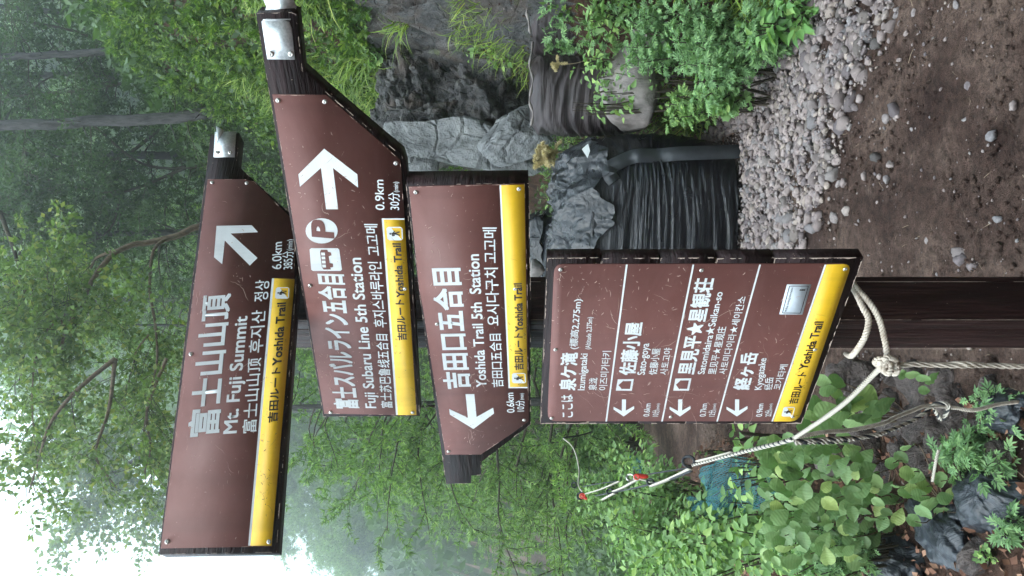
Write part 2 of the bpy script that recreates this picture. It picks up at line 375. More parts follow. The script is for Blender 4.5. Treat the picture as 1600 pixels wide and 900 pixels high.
path_m = (cx < .0) & (cl < .02); bank_m = cx >= .0; slope_m = ~(path_m | bank_m)
zc = Z[:-1, :-1].reshape(-1); xc = X[:-1, :-1].reshape(-1); pxc = 800 + (EYE - zc) / np.maximum(cy, .1) * F; pyc = 450 - xc / np.maximum(cy, .1) * F
rock_m = bank_m & (pxc > 575) & (pxc < 905) & (pyc < 275) & (cy > 4) & (cy < 11); bank_m = bank_m & ~rock_m
far_m = (bank_m | slope_m) & ((cy > 10.5) | (cx > 3.5)); bank_m = bank_m & ~far_m; slope_m = slope_m & ~far_m
obj('forest_floor', npmesh('forest_floor', V, Q[far_m], True), 'floor', kind='structure')
obj('rock_outcrop', npmesh('rock_outcrop', V, Q[rock_m], False), 'rock', kind='structure')
obj('dirt_path', npmesh('dirt_path', V, Q[path_m], True), 'dirt', kind='structure')
obj('hillside', npmesh('hillside', V, Q[bank_m], True), 'soil', kind='structure')
obj('ground', npmesh('ground', V, Q[slope_m], True), 'soil', kind='structure')

def ray_ground(px, py, dmin=1.5, dmax=40):
    """distance at which the view ray through a pixel meets the ground"""
    d = dmin
    while d < dmax:
        p = at(px, py, d)
        if p.z <= tz(p.x, p.y): return d
        d += .04
    return dmax

# ------------------------------------------------------------------ the signpost
D_POST = 1.45
class Plane:
    def __init__(s, y1, h1, y2, h2, d0, y0=490):
        h = lambda y: h1 + (h2 - h1) * (y - y1) / (y2 - y1)
        s.k = lambda y: h(y) / h(y0) / d0
        a, b = s.pt(500, y1), s.pt(500, y2)
        s.u = (a - b).normalized() if a.x > b.x else (b - a).normalized()     # towards the right hand end
        s.n = Vector((s.u.y, -s.u.x, 0)).normalized()                           # towards the viewer
    def pt(s, px, py, off=0):
        p = at(px, py, 1 / s.k(py))
        return p + s.n * off if off else p
def poly_mesh(name, pl, pts, front, back=None):
    """outline given as pixels laid on the board's plane; solid when back is given"""
    P = [pl.pt(*p) for p in pts]; n = len(P)
    tris = tessellate_polygon([P]); Fp = [P[i] + pl.n * front for i in range(n)]
    acc = Acc(); V = np.array([p[:] for p in Fp]); tr = np.array(tris)
    e = np.cross(V[tr[:, 1]] - V[tr[:, 0]], V[tr[:, 2]] - V[tr[:, 0]]) @ np.array(pl.n); tr = np.where((e < 0)[:, None], tr[:, ::-1], tr)
    if back is None: return npmesh(name, V, tr)
    W = np.array([(P[i] + pl.n * back)[:] for i in range(n)]); a = np.arange(n); b = (a + 1) % n
    area = sum(np.dot(np.cross(V[i] - V[0], V[(i + 1) % n] - V[0]), np.array(pl.n)) for i in range(n))
    side = np.stack([a, a + n, b + n, b], -1) if area > 0 else np.stack([a, b, b + n, a + n], -1)
    return npmesh(name, np.concatenate([V, W]), [tr, tr[:, ::-1] + n, side])
post = thing('signpost', (at(1300, 500, 1.52).x, 1.52, 0), 'dark brown wooden trail signpost with three direction arms and a large information board', 'signpost')

_cnv = {}
def text_tris(body, weight):
    key = (body, weight)
    if key not in _cnv:
        c = bpy.data.curves.new('tmp', 'FONT'); c.body = body; c.offset = weight; c.resolution_u = 4; c.fill_mode = 'FRONT'
        o = bpy.data.objects.new('tmp', c); COL.objects.link(o); bpy.context.view_layer.update()
        dg = bpy.context.evaluated_depsgraph_get(); oe = o.evaluated_get(dg); me = oe.to_mesh(); me.calc_loop_triangles()
        V = np.array([v.co[:2] for v in me.vertices]).reshape(-1, 2); Tr = np.array([t.vertices[:] for t in me.loop_triangles]).reshape(-1, 3)
        oe.to_mesh_clear(); bpy.data.objects.remove(o); bpy.data.curves.remove(c); _cnv[key] = (V, Tr)
    return _cnv[key]
def text(acc, pl, body, p0, p1, h, off, weight=.018, cjk=None):
    """lettering: p0, p1 pixels of the base line's ends, h the letters' height in pixels at p0"""
    weight0 = weight; V, Tr = text_tris(body, 0); a, b = pl.pt(*p0), pl.pt(*p1); L = (b - a).length; u = (b - a).normalized()
    v = u.cross(pl.n); v = -v if v.z < 0 else v
    if cjk is None: cjk = any(ord(ch) > 0x2E80 for ch in body)
    x0, x1 = V[:, 0].min(), V[:, 0].max()
    y0, y1 = (V[:, 1].min(), V[:, 1].max()) if cjk else (0.0, .72)
    # letters nearer the viewer are drawn larger by perspective itself
    H = (pl.pt(p0[0] - h, p0[1]) - a).length; sx, sy = L / (x1 - x0), H / (y1 - y0)
    # heavy print is laid down in several passes, each a hair above the last
    k_ = weight0 * .85
    for q, (ox, oy) in enumerate([(-k_, -k_), (k_, -k_), (k_, k_), (-k_, k_)] + ([(0, 0)] if k_ > .012 else [])):
        P = np.array(a) + np.outer((V[:, 0] - x0 + ox) * sx, np.array(u)) + np.outer((V[:, 1] - y0 + oy) * sy, np.array(v)) + np.array(pl.n) * (off + q * .00004)
        e = np.cross(P[Tr[:, 1]] - P[Tr[:, 0]], P[Tr[:, 2]] - P[Tr[:, 0]]) @ np.array(pl.n)
        acc.add(P, np.where((e < 0)[:, None], Tr[:, ::-1], Tr))
def shape(acc, pl, pts, off):
    me = poly_mesh('t', pl, pts, off); V = np.array([v.co[:] for v in me.vertices]); Fl = np.array([p.vertices[:] for p in me.polygons]); bpy.data.meshes.remove(me); acc.add(V, Fl)
def ell(cx, cy, rx, ry, n=28): return [(cx + rx * math.cos(i * 2 * math.pi / n), cy + ry * math.sin(i * 2 * math.pi / n)) for i in range(n)]
def screw(pl, px, py, parent, off, r=.0042):
    acc = Acc(); c = pl.pt(px, py); n = np.array(pl.n); u = np.array(pl.u); v = np.array([0, 0, 1.])
    rings = [(r, 0), (r * .9, .0012), (r * .55, .002), (r * .3, .0021), (r * .22, .0010)]
    V = []; K = 12
    for rad, h in rings:
        for i in range(K): a = i * 2 * math.pi / K; V.append(np.array(c) + n * (off + h) + rad * (u * math.cos(a) + v * math.sin(a)))
    Fq = [(j * K + i, j * K + (i + 1) % K, (j + 1) * K + (i + 1) % K, (j + 1) * K + i) for j in range(len(rings) - 1) for i in range(K)]
    acc.add(V, np.array(Fq)); acc.add(V[-K:], np.arange(K)[None]); obj('screw', acc.mesh('screw'), 'screw', parent)
def scratches(pl, quad, n, off, seed, ln=9, wd=.35):
    rr = random.Random(seed); acc = Acc(); (ax, ay), (bx, by), (cx_, cy_), (dx, dy) = quad
    cls = [(rr.random(), rr.random(), rr.choice((0, 1.57, .5, 2.4))) for _ in range(max(4, n // 12))]
    for _ in range(n):
        k0 = rr.choice(cls); s_, t_ = (rr.random(), rr.random()) if rr.random() < .35 else (min(1, max(0, rr.gauss(k0[0], .045))), min(1, max(0, rr.gauss(k0[1], .06))))
        x = (ax * (1 - s_) + bx * s_) * (1 - t_) + (dx * (1 - s_) + cx_ * s_) * t_; y = (ay * (1 - s_) + by * s_) * (1 - t_) + (dy * (1 - s_) + cy_ * s_) * t_
        a = rr.uniform(0, math.pi) if rr.random() < .6 else rr.choice((.3, 1.9)); L = ln * (rr.random() ** 2 + (2.5 if rr.random() < .05 else 0)) + .8; k_ = rr.randint(2, 5); px_, py_ = x, y; W = wd * (rr.uniform(.35, .9) if L > ln else rr.uniform(.5, 1.6))
        left, right = [], []
        for i in range(k_ + 1):
            wv = W * (1 if 0 < i < k_ else .25) * rr.uniform(.5, 1.5); nx_, ny_ = -math.sin(a), math.cos(a)
            left.append((px_ + nx_ * wv, py_ + ny_ * wv)); right.append((px_ - nx_ * wv, py_ - ny_ * wv))
            a += rr.uniform(-.5, .5); px_ += math.cos(a) * L / k_; py_ += math.sin(a) * L / k_
        V = [pl.pt(*p, off) for p in left] + [pl.pt(*p, off) for p in right]; m_ = k_ + 1
        Fq = np.array([(i, i + 1, m_ + i + 1, m_ + i) for i in range(k_)])
        V = np.array([v[:] for v in V]); acc.add(V, Fq)
    return acc
ARROW = [(.364, 0), (.56, 0), (.61, .655), (.98, .39), (1, .555), (.54, 1), (.014, .587), (0, .427), (.418, .679)]
def hiker(acc_w, acc_d, acc_y, pl, q, off):
    """trail symbol: white plate with a small walking figure; q = pixel corners (top-left, top-right, bottom-right, bottom-left as a reader sees them)"""
    (a, b, c, d) = [Vector((*p, 0)) for p in q]
    def m_(s_, t_): p = (a * (1 - s_) + b * s_) * (1 - t_) + (d * (1 - s_) + c * s_) * t_; return (p.x, p.y)
    def rq(i): return [m_(i + .12, i), m_(1 - i - .12, i), m_(1 - i, i + .12), m_(1 - i, 1 - i - .12), m_(1 - i - .12, 1 - i), m_(i + .12, 1 - i), m_(i, 1 - i - .12), m_(i, i + .12)]
    shape(acc_w, pl, rq(0), off); 
    shape(acc_y, pl, [m_(.08, .90), m_(.92, .30), m_(.92, .92), m_(.10, .93)], off + .0003)
    for P in ([(.44, .16), (.54, .15), (.57, .24), (.5, .29), (.43, .25)], [(.42, .3), (.56, .3), (.60, .55), (.44, .56)], [(.44, .54), (.53, .56), (.42, .84), (.34, .82)], [(.50, .54), (.60, .54), (.66, .80), (.58, .82)],
              [(.32, .32), (.42, .30), (.42, .5), (.33, .48)], [(.56, .34), (.70, .48), (.66, .52), (.54, .44)], [(.70, .42), (.73, .42), (.70, .82), (.67, .82)]):
        shape(acc_d, pl, [m_(*p) for p in P], off + .0006)

def worn_edges(pl, outline, seed, skip=(), off=.0004, gate=-.12, wmax=2.4):
    """bare wood showing along the front edges, in broken strips"""
    acc = Acc(); rr = random.Random(seed); n = len(outline); cx_ = sum(p[0] for p in outline) / n; cy_ = sum(p[1] for p in outline) / n
    for i in range(n):
        if i in skip: continue
        a_, b_ = Vector(outline[i]), Vector(outline[(i + 1) % n]); L = (b_ - a_).length; t = (b_ - a_).normalized(); nrm = Vector((-t.y, t.x))
        if nrm.dot(Vector((cx_, cy_)) - a_) < 0: nrm = -nrm
        m_ = max(2, int(L / 2.2)); prev = None
        for j in range(m_ + 1):
            q = a_ + t * (L * j / m_); v = MN.noise(Vector((q.x * .09, q.y * .09, seed))) + .6 * MN.noise(Vector((q.x * .4, q.y * .4, seed + 5)))
            wv = max(.0, v - gate) * wmax * rr.uniform(.5, 1.3) + .25
            cur = (q, q + nrm * wv) if v > gate else None
            if prev and cur: acc.add([pl.pt(*p, off)[:] for p in (prev[0], cur[0], cur[1], prev[1])], np.array([(0, 1, 2, 3)]))
            prev = cur
    return acc
def arm_board(pl, outline, panel, thick, label):
    b = obj('arrow_board', poly_mesh('arrow_board', pl, outline, 0, -thick), 'plank', post, label=label)
    p = obj('panel', poly_mesh('panel', pl, panel, .0022, .0002), 'brown', b)
    obj('worn_edge', worn_edges(pl, outline, thick * 100, (), .0004, .02, 1.6).mesh('worn_edge'), 'barewood', b, kind='stuff')
    obj('worn_rim', worn_edges(pl, panel, thick * 170, (), .0024, .05, 1.2).mesh('worn_rim'), 'scratch', b, kind='stuff')
    return b
PO = .0022
def close(b, pl, white=None, dark=None, yel=None, scr=None, scuff=None):
    for nm, acc, mt in (('lettering', white, 'white'), ('dark_lettering', dark, 'dark'), ('symbol_ground', yel, 'yellow'), ('scratches', scr, 'scratch'), ('scuffs', scuff, 'scuff')):
        if acc and acc.n: obj(nm, acc.mesh(nm), mt, b, kind='stuff' if nm in ('scratches', 'scuffs') else None)

# --- arm 1: summit, points right
P1 = Plane(861, 187, 281, 147, D_POST)
b = arm_board(P1, [(248, 866), (290, 520), (318, 300), (329, 210), (374, 208), (369, 256), (398, 283), (466, 345), (466, 400), (432, 863)],
              [(252, 857), (325, 281), (383, 281), (398, 285), (462, 348), (460, 437), (425, 854)], .032, 'topmost arrow board pointing right with bright arrow and summit lettering')
W, Dk, Yl = Acc(), Acc(), Acc()
obj('yellow_band', poly_mesh('yellow_band', P1, [(429, 436), (461, 437), (425, 853), (392, 853)], PO + .0006, PO + .0001), 'yellow', b)
shape(W, P1, [(425.5, 436), (429, 436), (392, 853), (388.5, 853)], PO + .0005)
shape(W, P1, [(339, 354), (394, 353), (404, 364), (361, 366), (403, 404), (391, 416), (352, 377), (348, 414), (335, 403)], PO + .0005)
text(W, P1, '富士山山頂', (342, 679), (361, 460), 47, PO + .0005, .028)
text(W, P1, 'Mt. Fuji Summit', (370, 677), (387, 495), 21, PO + .0005, .022)
text(W, P1, '富士山山顶', (401, 676), (409, 560), 22, PO + .0005, .012)
text(W, P1, '후지산', (411, 551), (416, 485), 22, PO + .0005, .012); text(W, P1, '정상', (419, 471), (422, 438), 22, PO + .0005, .012)
text(W, P1, '6.0km', (440, 421), (441, 379), 15, PO + .0005, .01); text(W, P1, '385分', (457, 421), (458, 393), 14, PO + .0005, .01, False); text(W, P1, '(min)', (457, 392), (458, 375), 9, PO + .0005, .005)
text(Dk, P1, '吉田ルート', (434, 660), (440, 575), 15, PO + .0010, .030); text(Dk, P1, 'Yoshida Trail', (440, 571), (447, 474), 14, PO + .0010, .030)
hiker(W, Dk, Yl, P1, [(430, 468), (432, 450), (453, 450), (452, 468)], PO + .0010)
for p in ((332, 286), (386, 287), (299, 554), (262, 847), (421, 847)): screw(P1, *p, b, PO)
s1 = scratches(P1, [(258, 850), (330, 290), (440, 430), (390, 850)], 100, PO + .0008, 3, 8, .32); s2 = scratches(P1, [(396, 850), (431, 440), (458, 440), (422, 850)], 60, PO + .0012, 4, 7, .25)
close(b, P1, W, Dk, Yl, s1, s2)
def plate(pl, b, quad, fold, scr_):
    obj('end_plate', poly_mesh('end_plate', pl, quad, .0016, .0002), 'metal', b)
    acc = Acc(); V = [pl.pt(*p, o_) for p, o_ in fold]; n_ = len(V) // 2
    V = np.array([v[:] for v in V]); acc.add(V, np.array([(2 * i, 2 * i + 1, 2 * i + 3, 2 * i + 2) for i in range(n_ - 1)]))
    e = obj('plate_fold', acc.mesh('plate_fold'), 'metal', b); md = e.modifiers.new('thickness', 'SOLIDIFY'); md.thickness = .001
    for p in scr_: screw(pl, *p, b, .0016, .005)
plate(P1, b, [(336, 207), (369, 206), (367, 246), (334, 246)], [((337, 207), .0015), ((368, 206), .0015), ((337, 206), -.004), ((368, 205), -.006), ((341, 204), -.012), ((352, 205), -.014)], [(340, 239), (360, 239)])
obj('bent_corner', poly_mesh('bent_corner', P1, [(339, 200), (351, 206), (340, 226)], .006, .004), 'metal', b)

# --- arm 2: fifth station, points right
P2 = Plane(645, 144, 250, 183, D_POST)
b = arm_board(P2, [(400, 21), (455, 19), (462, 22), (472, 110), (510, 144), (602, 222), (628, 243), (634, 262), (656, 650), (505, 651)],
              [(426, 147), (510, 148), (600, 226), (625, 249), (627, 262), (652, 648), (507, 645)], .034, 'second arrow board pointing right with bus and parking symbols')
W, Dk, Yl = Acc(), Acc(), Acc()
obj('yellow_band', poly_mesh('yellow_band', P2, [(600, 342), (632.5, 342), (651, 647), (622, 647)], PO + .0006, PO + .0001), 'yellow', b)
shape(W, P2, [(597, 342), (600, 342), (622, 647), (619, 647)], PO + .0005); shape(W, P2, [(597, 340), (632, 340), (632, 342), (597, 342)], PO + .0005)
zz = lambda L: [(400 + x / 4, 225 + y / 4) for x, y in L]
shape(W, P2, zz([(428, 25), (635, 185), (640, 268), (483, 145), (515, 403), (440, 403), (408, 145), (277, 262), (267, 185)]), PO + .0005)
text(W, P2, '富士スバルライン五合目', (561, 637), (537, 428), 37, PO + .0005, .034)
text(W, P2, 'Fuji Subaru Line 5th Station', (588, 636), (564, 402), 17, PO + .0005, .02)
text(W, P2, '富士苏巴鲁线五合目', (614, 636), (606, 521), 18, PO + .0005, .012); text(W, P2, '후지스바루라인', (605, 510), (596, 408), 20, PO + .0005, .012); text(W, P2, '고고메', (595, 398), (590, 349), 20, PO + .0005, .012)
text(W, P2, '0.9km', (601, 327), (599, 280), 14, PO + .0005, .012); text(W, P2, '30分', (624, 327), (623, 300), 14, PO + .0005, .01, False); text(W, P2, '(min)', (623, 299), (622, 283), 8, PO + .0005, .004)
text(Dk, P2, '吉田ルート', (636, 530), (632, 467), 14, PO + .0010, .030); text(Dk, P2, 'Yoshida Trail', (632, 463), (626, 379), 12, PO + .0010, .030)
hiker(W, Dk, Yl, P2, [(606, 374), (604, 353), (629, 353), (630, 374)], PO + .0010)
Pc = zz(ell(412, 538, 100, 79)); shape(W, P2, Pc, PO + .0005)
Bp = Acc(); Br = Acc(); text(Bp, P2, 'P', (521, 369), (520, 346), 33, PO + .0009, .05)
shape(W, P2, zz([(337, 655), (346, 646), (512, 646), (522, 655), (539, 780), (528, 788), (358, 788), (347, 780)]), PO + .0005)
shape(Br, P2, zz([(402, 668), (408, 655), (448, 655), (452, 668), (470, 672), (474, 690), (455, 697), (462, 738), (482, 742), (484, 762), (466, 766), (470, 778), (425, 779), (414, 765)]), PO + .0009)
for i in range(4): y0 = 672 + i * 25; shape(W, P2, zz([(409 + i * 2, y0), (432 + i * 2, y0), (434 + i * 2, y0 + 18), (411 + i * 2, y0 + 18)]), PO + .0012)
obj('bus_symbol', Br.mesh('bus_symbol'), 'brown', b); obj('parking_letter', Bp.mesh('parking_letter'), 'brown', b)
for p in ((435, 156), (508, 158), (619, 254), (485, 445), (517, 643), (645, 643), (633, 450)): screw(P2, *p, b, PO)
s1 = scratches(P2, [(512, 640), (440, 160), (560, 215), (615, 640)], 120, PO + .0008, 5, 8, .3); s2 = scratches(P2, [(624, 640), (603, 345), (630, 345), (648, 640)], 50, PO + .0012, 6, 6, .22)
close(b, P2, W, Dk, Yl, s1, s2)
plate(P2, b, [(409, 33), (416, 29), (440, 30), (452, 34), (456, 44), (461, 93), (418, 92)], [((411, 31), .0018), ((454, 30), .0018), ((410, 17), -.022), ((458, 18), -.022), ((405, 2), -.018), ((450, -4), -.018)], [(424, 84), (455, 84)])

# --- arm 3: points left
P3 = Plane(655, 138, 290, 180, D_POST)
b = arm_board(P3, [(634, 288), (826, 286), (829, 450), (829, 663), (752, 722), (752, 742), (736, 743), (736, 755), (697, 756), (690, 707), (654, 450)],
              [(639, 291), (820, 286), (824, 450), (826, 657), (800, 676), (751, 709), (696, 709), (661, 480), (655, 450)], .040, 'third arrow board from the top, the only one pointing left')
W, Dk, Yl = Acc(), Acc(), Acc()
obj('yellow_band', poly_mesh('yellow_band', P3, [(783, 288), (819.5, 287), (824, 603), (797, 603)], PO + .0006, PO + .0001), 'yellow', b)
shape(W, P3, [(780.5, 288), (783, 288), (797, 603), (794.5, 603)], PO + .0005); shape(W, P3, [(794.5, 603), (824, 603), (824, 605), (794.5, 605)], PO + .0005)
shape(W, P3, [(400 + (1208 + 280 * a_) / 4, 450 + (657 + 218 * b_) / 4) for a_, b_ in ARROW], PO + .0005)
text(W, P3, '吉田口五合目', (735, 605), (719, 418), 40, PO + .0005, .034)
text(W, P3, 'Yoshida Trail 5th  Station', (760, 603), (748, 396), 16, PO + .0005, .02)
text(W, P3, '吉田口五合目', (787, 603), (783, 520), 18, PO + .0005, .012); text(W, P3, '요시다구치', (781, 507), (778, 417), 20, PO + .0005, .012); text(W, P3, '고고메', (777, 409), (776, 354), 21, PO + .0005, .012)
text(W, P3, '0.6km', (804, 643), (802, 612), 12, PO + .0005, .01); text(W, P3, '10分', (819, 641), (818, 624), 11, PO + .0005, .006, False); text(W, P3, '(min)', (818, 623), (818, 613), 6, PO + .0005, .003)
text(Dk, P3, '吉田ルート', (818, 576), (817, 519), 14, PO + .0010, .030); text(Dk, P3, 'Yoshida Trail', (817, 516), (815, 441), 12, PO + .0010, .030)
hiker(W, Dk, Yl, P3, [(800, 597), (800, 581), (821, 581), (822, 597)], PO + .0010)
for p in ((650, 299), (811, 294), (805, 450), (683, 505), (701, 704), (819, 655)): screw(P3, *p, b, PO)
s1 = scratches(P3, [(700, 700), (645, 295), (778, 295), (790, 690)], 120, PO + .0008, 7, 8, .3); s2 = scratches(P3, [(799, 600), (786, 290), (818, 290), (822, 600)], 40, PO + .0012, 8, 6, .22)
close(b, P3, W, Dk, Yl, s1, s2)

# --- the information board of five planks
P4 = Plane(657, 390, 412, 464, D_POST - .02)
def lerp(a, c, t): return a + (c - a) * t
Rt = [855, 940, 1032, 1120, 1210, 1349]; Lt = [844, 918.5, 997, 1072, 1148, 1252]
for i in range(5):
    g0 = 0 if i == 0 else .5; g1 = 0 if i == 4 else -.5
    PLK = obj('plank', poly_mesh('plank', P4, [(Rt[i] + g0, 403 + .6 * (i % 2)), (Rt[i + 1] + g1, 402 + .5 * (i % 2)), (Lt[i + 1] + g1, 662), (Lt[i] + g0, 662)], 0, -.026), 'plank', post)
    ol = [(Rt[i] + g0, 403 + .6 * (i % 2)), (Rt[i + 1] + g1, 402 + .5 * (i % 2)), (Lt[i + 1] + g1, 662), (Lt[i] + g0, 662)]
    obj('worn_edge', worn_edges(P4, ol, 3.3 + i, (), .0004, -.3 if i in (0, 4) else -.05, 2.2).mesh('worn_edge'), 'barewood', PLK, kind='stuff')
def rr_quad(q, r):
    """quad with rounded corners, in pixels"""
    out = []; n = len(q)
    for i in range(n):
        p, a_, c_ = Vector(q[i]), Vector(q[i - 1]), Vector(q[(i + 1) % n]); e1 = (a_ - p).normalized() * r; e2 = (c_ - p).normalized() * r
        for t in (0, .25, .5, .75, 1): out.append(tuple(p + e1 * (1 - t) ** 2 + e2 * t ** 2))
    return out
b = obj('information_panel', poly_mesh('information_panel', P4, rr_quad([(866, 412), (1330, 411), (1247, 657), (855, 657)], 14), .0022, .0002), 'brown', post)
W, Dk, Yl, Br = Acc(), Acc(), Acc(), Acc()
yb = rr_quad([(1291, 412), (1330, 411), (1247, 657), (1208, 657)], 13); yb = [(1291, 412)] + yb[5:15] + [(1208, 657)]
obj('yellow_band', poly_mesh('yellow_band', P4, yb, PO + .0006, PO + .0001), 'yellow', b)
for (x0, y0), (x1, y1) in (((947, 657), (979, 412)), ((1034, 657), (1083, 412)), ((1120, 657), (1187, 412)), ((1206, 657), (1289, 412))):
    shape(W, P4, [(x0 - 1.2, y0), (x0 + 1.3, y0), (x1 + 1.5, y1), (x1 - 1.4, y1)], PO + .0005)
t4 = lambda *a, **k_: text(W, P4, *a, **k_)
o_ = PO + .0005
t4('ここは', (895, 650), (894.5, 615), 17, o_, .02); t4('泉ケ滝', (899, 608), (903, 550), 25, o_, .036)
t4('(標高2,275m)', (904, 544), (911, 466), 15, o_, .015); t4('Izumigataki', (913, 608), (918, 551), 11, o_, .015)
t4('(Altitude 2,275m)', (922, 544), (925.5, 494), 8, o_, .01); t4('泉泷', (932, 608), (933.5, 589), 13, o_, .012); t4('이즈미가타키', (948, 608), (955, 547), 13, o_, .01)
t4('佐藤小屋', (992, 584), (1004, 503), 25, o_, .036); t4('Sato-goya', (1007, 584), (1014, 535), 12, o_, .015); t4('佐藤小屋', (1026, 584), (1032, 543), 13, o_, .012); t4('사토고야', (1042, 584), (1050, 542), 12, o_, .01)
t4('里見平★星観荘', (1084, 583), (1116, 434), 26, o_, .034); t4('Satomidaira★Seikan-so', (1100, 583), (1129, 455), 11, o_, .015, cjk=False); t4('里见平★星观庄', (1118, 583), (1135, 509), 13, o_, .012); t4('사토미다이라★세이칸소', (1134, 583), (1166, 462), 12, o_, .01)
t4('経ヶ岳', (1170, 607), (1184.5, 550), 25, o_, .036); t4('Kyogatake', (1189, 607), (1197, 558), 11, o_, .015); t4('经岳', (1206, 607), (1208.5, 588), 13, o_, .012); t4('코가타케', (1219, 607), (1231, 568), 12, o_, .01)
for km, mn, q0 in (('0.6km', '10分', (1014, 1028)), ('0.7km', '12分', (1102, 1116)), ('0.9km', '22分', (1190, 1204))):
    t4(km, (q0[0], 649), (q0[0] + 2.5, 629), 9.5, o_, .01); t4(mn, (q0[1], 649), (q0[1] + 1.5, 639), 9, o_, .01, cjk=False); t4('(min)', (q0[1] + 1.3, 638.5), (q0[1] + 2.4, 629), 5, o_, .003)
for (bx0, bx1, by0, by1) in ((630, 760, 690, 797), (980, 1112, 690, 797), (1335, 1468, 690, 797)):
    shape(W, P4, [(800 + (bx0 + (bx1 - bx0) * a_) / 4 + (.75 - b_) * 3, 450 + (by0 + (by1 - by0) * b_) / 4) for a_, b_ in ARROW], o_)
for q in ([(648, 635), (660, 565), (760, 563), (748, 636)], [(1006, 635), (1020, 560), (1120, 558), (1104, 636)]):
    a_, b_, c_, d_ = [Vector((800 + x / 4, 450 + y / 4)) for x, y in q]      # reader's top-left, top-right, bottom-right, bottom-left
    mm = lambda s_, t_: tuple((a_ * (1 - s_) + b_ * s_) * (1 - t_) + (d_ * (1 - s_) + c_ * s_) * t_)
    shape(W, P4, [mm(0, 0), mm(1, 0), mm(1, 1), mm(0, 1)], o_); shape(Br, P4, [mm(.5, .1), mm(.9, .38), mm(.84, .38), mm(.84, .86), mm(.16, .86), mm(.16, .38), mm(.1, .38)], o_ + .0004)
text(Dk, P4, '吉田ルート', (1245, 629), (1261, 580), 14, PO + .0010, .030); text(Dk, P4, 'Yoshida Trail', (1260, 575), (1286, 501), 13, PO + .0010, .030)
hiker(W, Dk, Yl, P4, [(1220, 649), (1224, 634), (1242, 634), (1238, 649)], PO + .0010)
obj('hut_symbols', Br.mesh('hut_symbols'), 'brown', b)
st = obj('sticker', poly_mesh('sticker', P4, [(1217, 489.5), (1229, 443), (1267, 443), (1253, 490)], PO + .0008, PO + .0002), 'sticker', b)
Sk = Acc(); mm = lambda s_, t_: tuple((Vector((1217, 489.5)) * (1 - s_) + Vector((1229, 443)) * s_) * (1 - t_) + (Vector((1253, 490)) * (1 - s_) + Vector((1267, 443)) * s_) * t_)
for s0, s1_, t0, t1_ in ((.05, .95, .10, .13), (.05, .95, .88, .91), (.04, .06, .12, .9), (.94, .96, .12, .9)): shape(Sk, P4, [mm(s0, t0), mm(s1_, t0), mm(s1_, t1_), mm(s0, t1_)], PO + .0011)
text(Sk, P4, 'Mt.Fuji climbing information', mm(.10, .28), mm(.9, .28), 3.5, PO + .0011, .0); text(Sk, P4, 'i', mm(.80, .80), mm(.84, .80), 9, PO + .0011, .03)
obj('sticker_print', Sk.mesh('sticker_print'), 'dark', b)
for p in ((876, 420), (1096, 421), (1320, 419), (868, 545), (862, 652), (1048, 650), (1273, 545), (1238, 650)): screw(P4, *p, b, PO)
s1 = scratches(P4, [(865, 650), (875, 415), (1285, 415), (1205, 650)], 330, PO + .0008, 9, 11, .3); s2 = scratches(P4, [(1212, 650), (1293, 415), (1325, 415), (1245, 650)], 50, PO + .0012, 10, 6, .22)
rr = random.Random(21)
close(b, P4, W, Dk, Yl, s1, s2)

# --- the post itself: a square post seen on its corner, made of boards with open joints
c0 = at(1400, 500, 1.505); aL = math.radians(54); uL = Vector((-math.cos(aL), math.sin(aL), 0)); uR = Vector((math.sin(aL), math.cos(aL), 0))
def post_piece(name, l0, l1, r0, r1, z0, z1, m_, top=0.0, inset=0.0, **kw):
    P = [Vector((c0.x, c0.y, 0)) + uL * l + uR * r for l, r in ((l0, r0), (l0, r1), (l1, r1), (l1, r0))]
    V = [(p.x, p.y, z0) for p in P] + [(p.x, p.y, z1) for p in P]; c = sum(P, Vector()) / 4
    V += [(c.x + (p.x - c.x) * .55, c.y + (p.y - c.y) * .55, z1 + top) for p in P] if top else []
    Fq = [(0, 1, 5, 4), (1, 2, 6, 5), (2, 3, 7, 6), (3, 0, 4, 7), (3, 2, 1, 0)]
    Fq += [(4, 5, 9, 8), (5, 6, 10, 9), (6, 7, 11, 10), (7, 4, 8, 11), (8, 9, 10, 11)] if top else [(4, 5, 6, 7)]
    me = npmesh(name, np.array(V), np.array([f[::-1] for f in Fq])); o = obj(name, me, m_, post, **kw)
    md = o.modifiers.new('b', 'BEVEL'); md.width = .002; md.segments = 1
    return o
GZ = tz(c0.x, c0.y) - .05; TOPZ = at(304, 490, 1.505).z
post_piece('post_board', 0, .0335, 0, .094, GZ, TOPZ - .10, 'post'); post_piece('post_board', .0345, .108, .0015, .094, GZ, TOPZ - .10, 'post')
post_piece('post_core', .004, .108, .0955, .110, GZ, TOPZ - .10, 'post')
def post_wear(l, r, seed, wl, wr):
    A = Acc(); zz_ = np.arange(.05, TOPZ - .12, .004); prev = None; rr = random.Random(seed)
    for z in zz_:
        v = MN.noise(Vector((z * 9, seed, 0))) + .5 * MN.noise(Vector((z * 60, seed, 4)))
        c_ = Vector((c0.x, c0.y, z)) + uL * l + uR * r - (uL + uR) * .0006
        cur = (c_, c_ + (uL * wl + uR * wr) * (.0006 + .002 * max(0, v + .2) * rr.uniform(.5, 1.3))) if v > -.25 else None
        if prev and cur: A.add([p[:] for p in (prev[0], prev[1], cur[1], cur[0])], np.array([(0, 1, 2, 3), (3, 2, 1, 0)][:1]))
        prev = cur
    obj('worn_edge', A.mesh('worn_edge'), 'barewood', post, kind='stuff')
post_wear(0, 0, 1, 0, 1); post_wear(0, .094, 2, 0, -1); post_wear(.108, 0, 3, -1, 0)
post_piece('post_top', .001, .107, .001, .109, TOPZ - .10, TOPZ, 'cap', .012, label='bare weathered wooden top of the signpost')

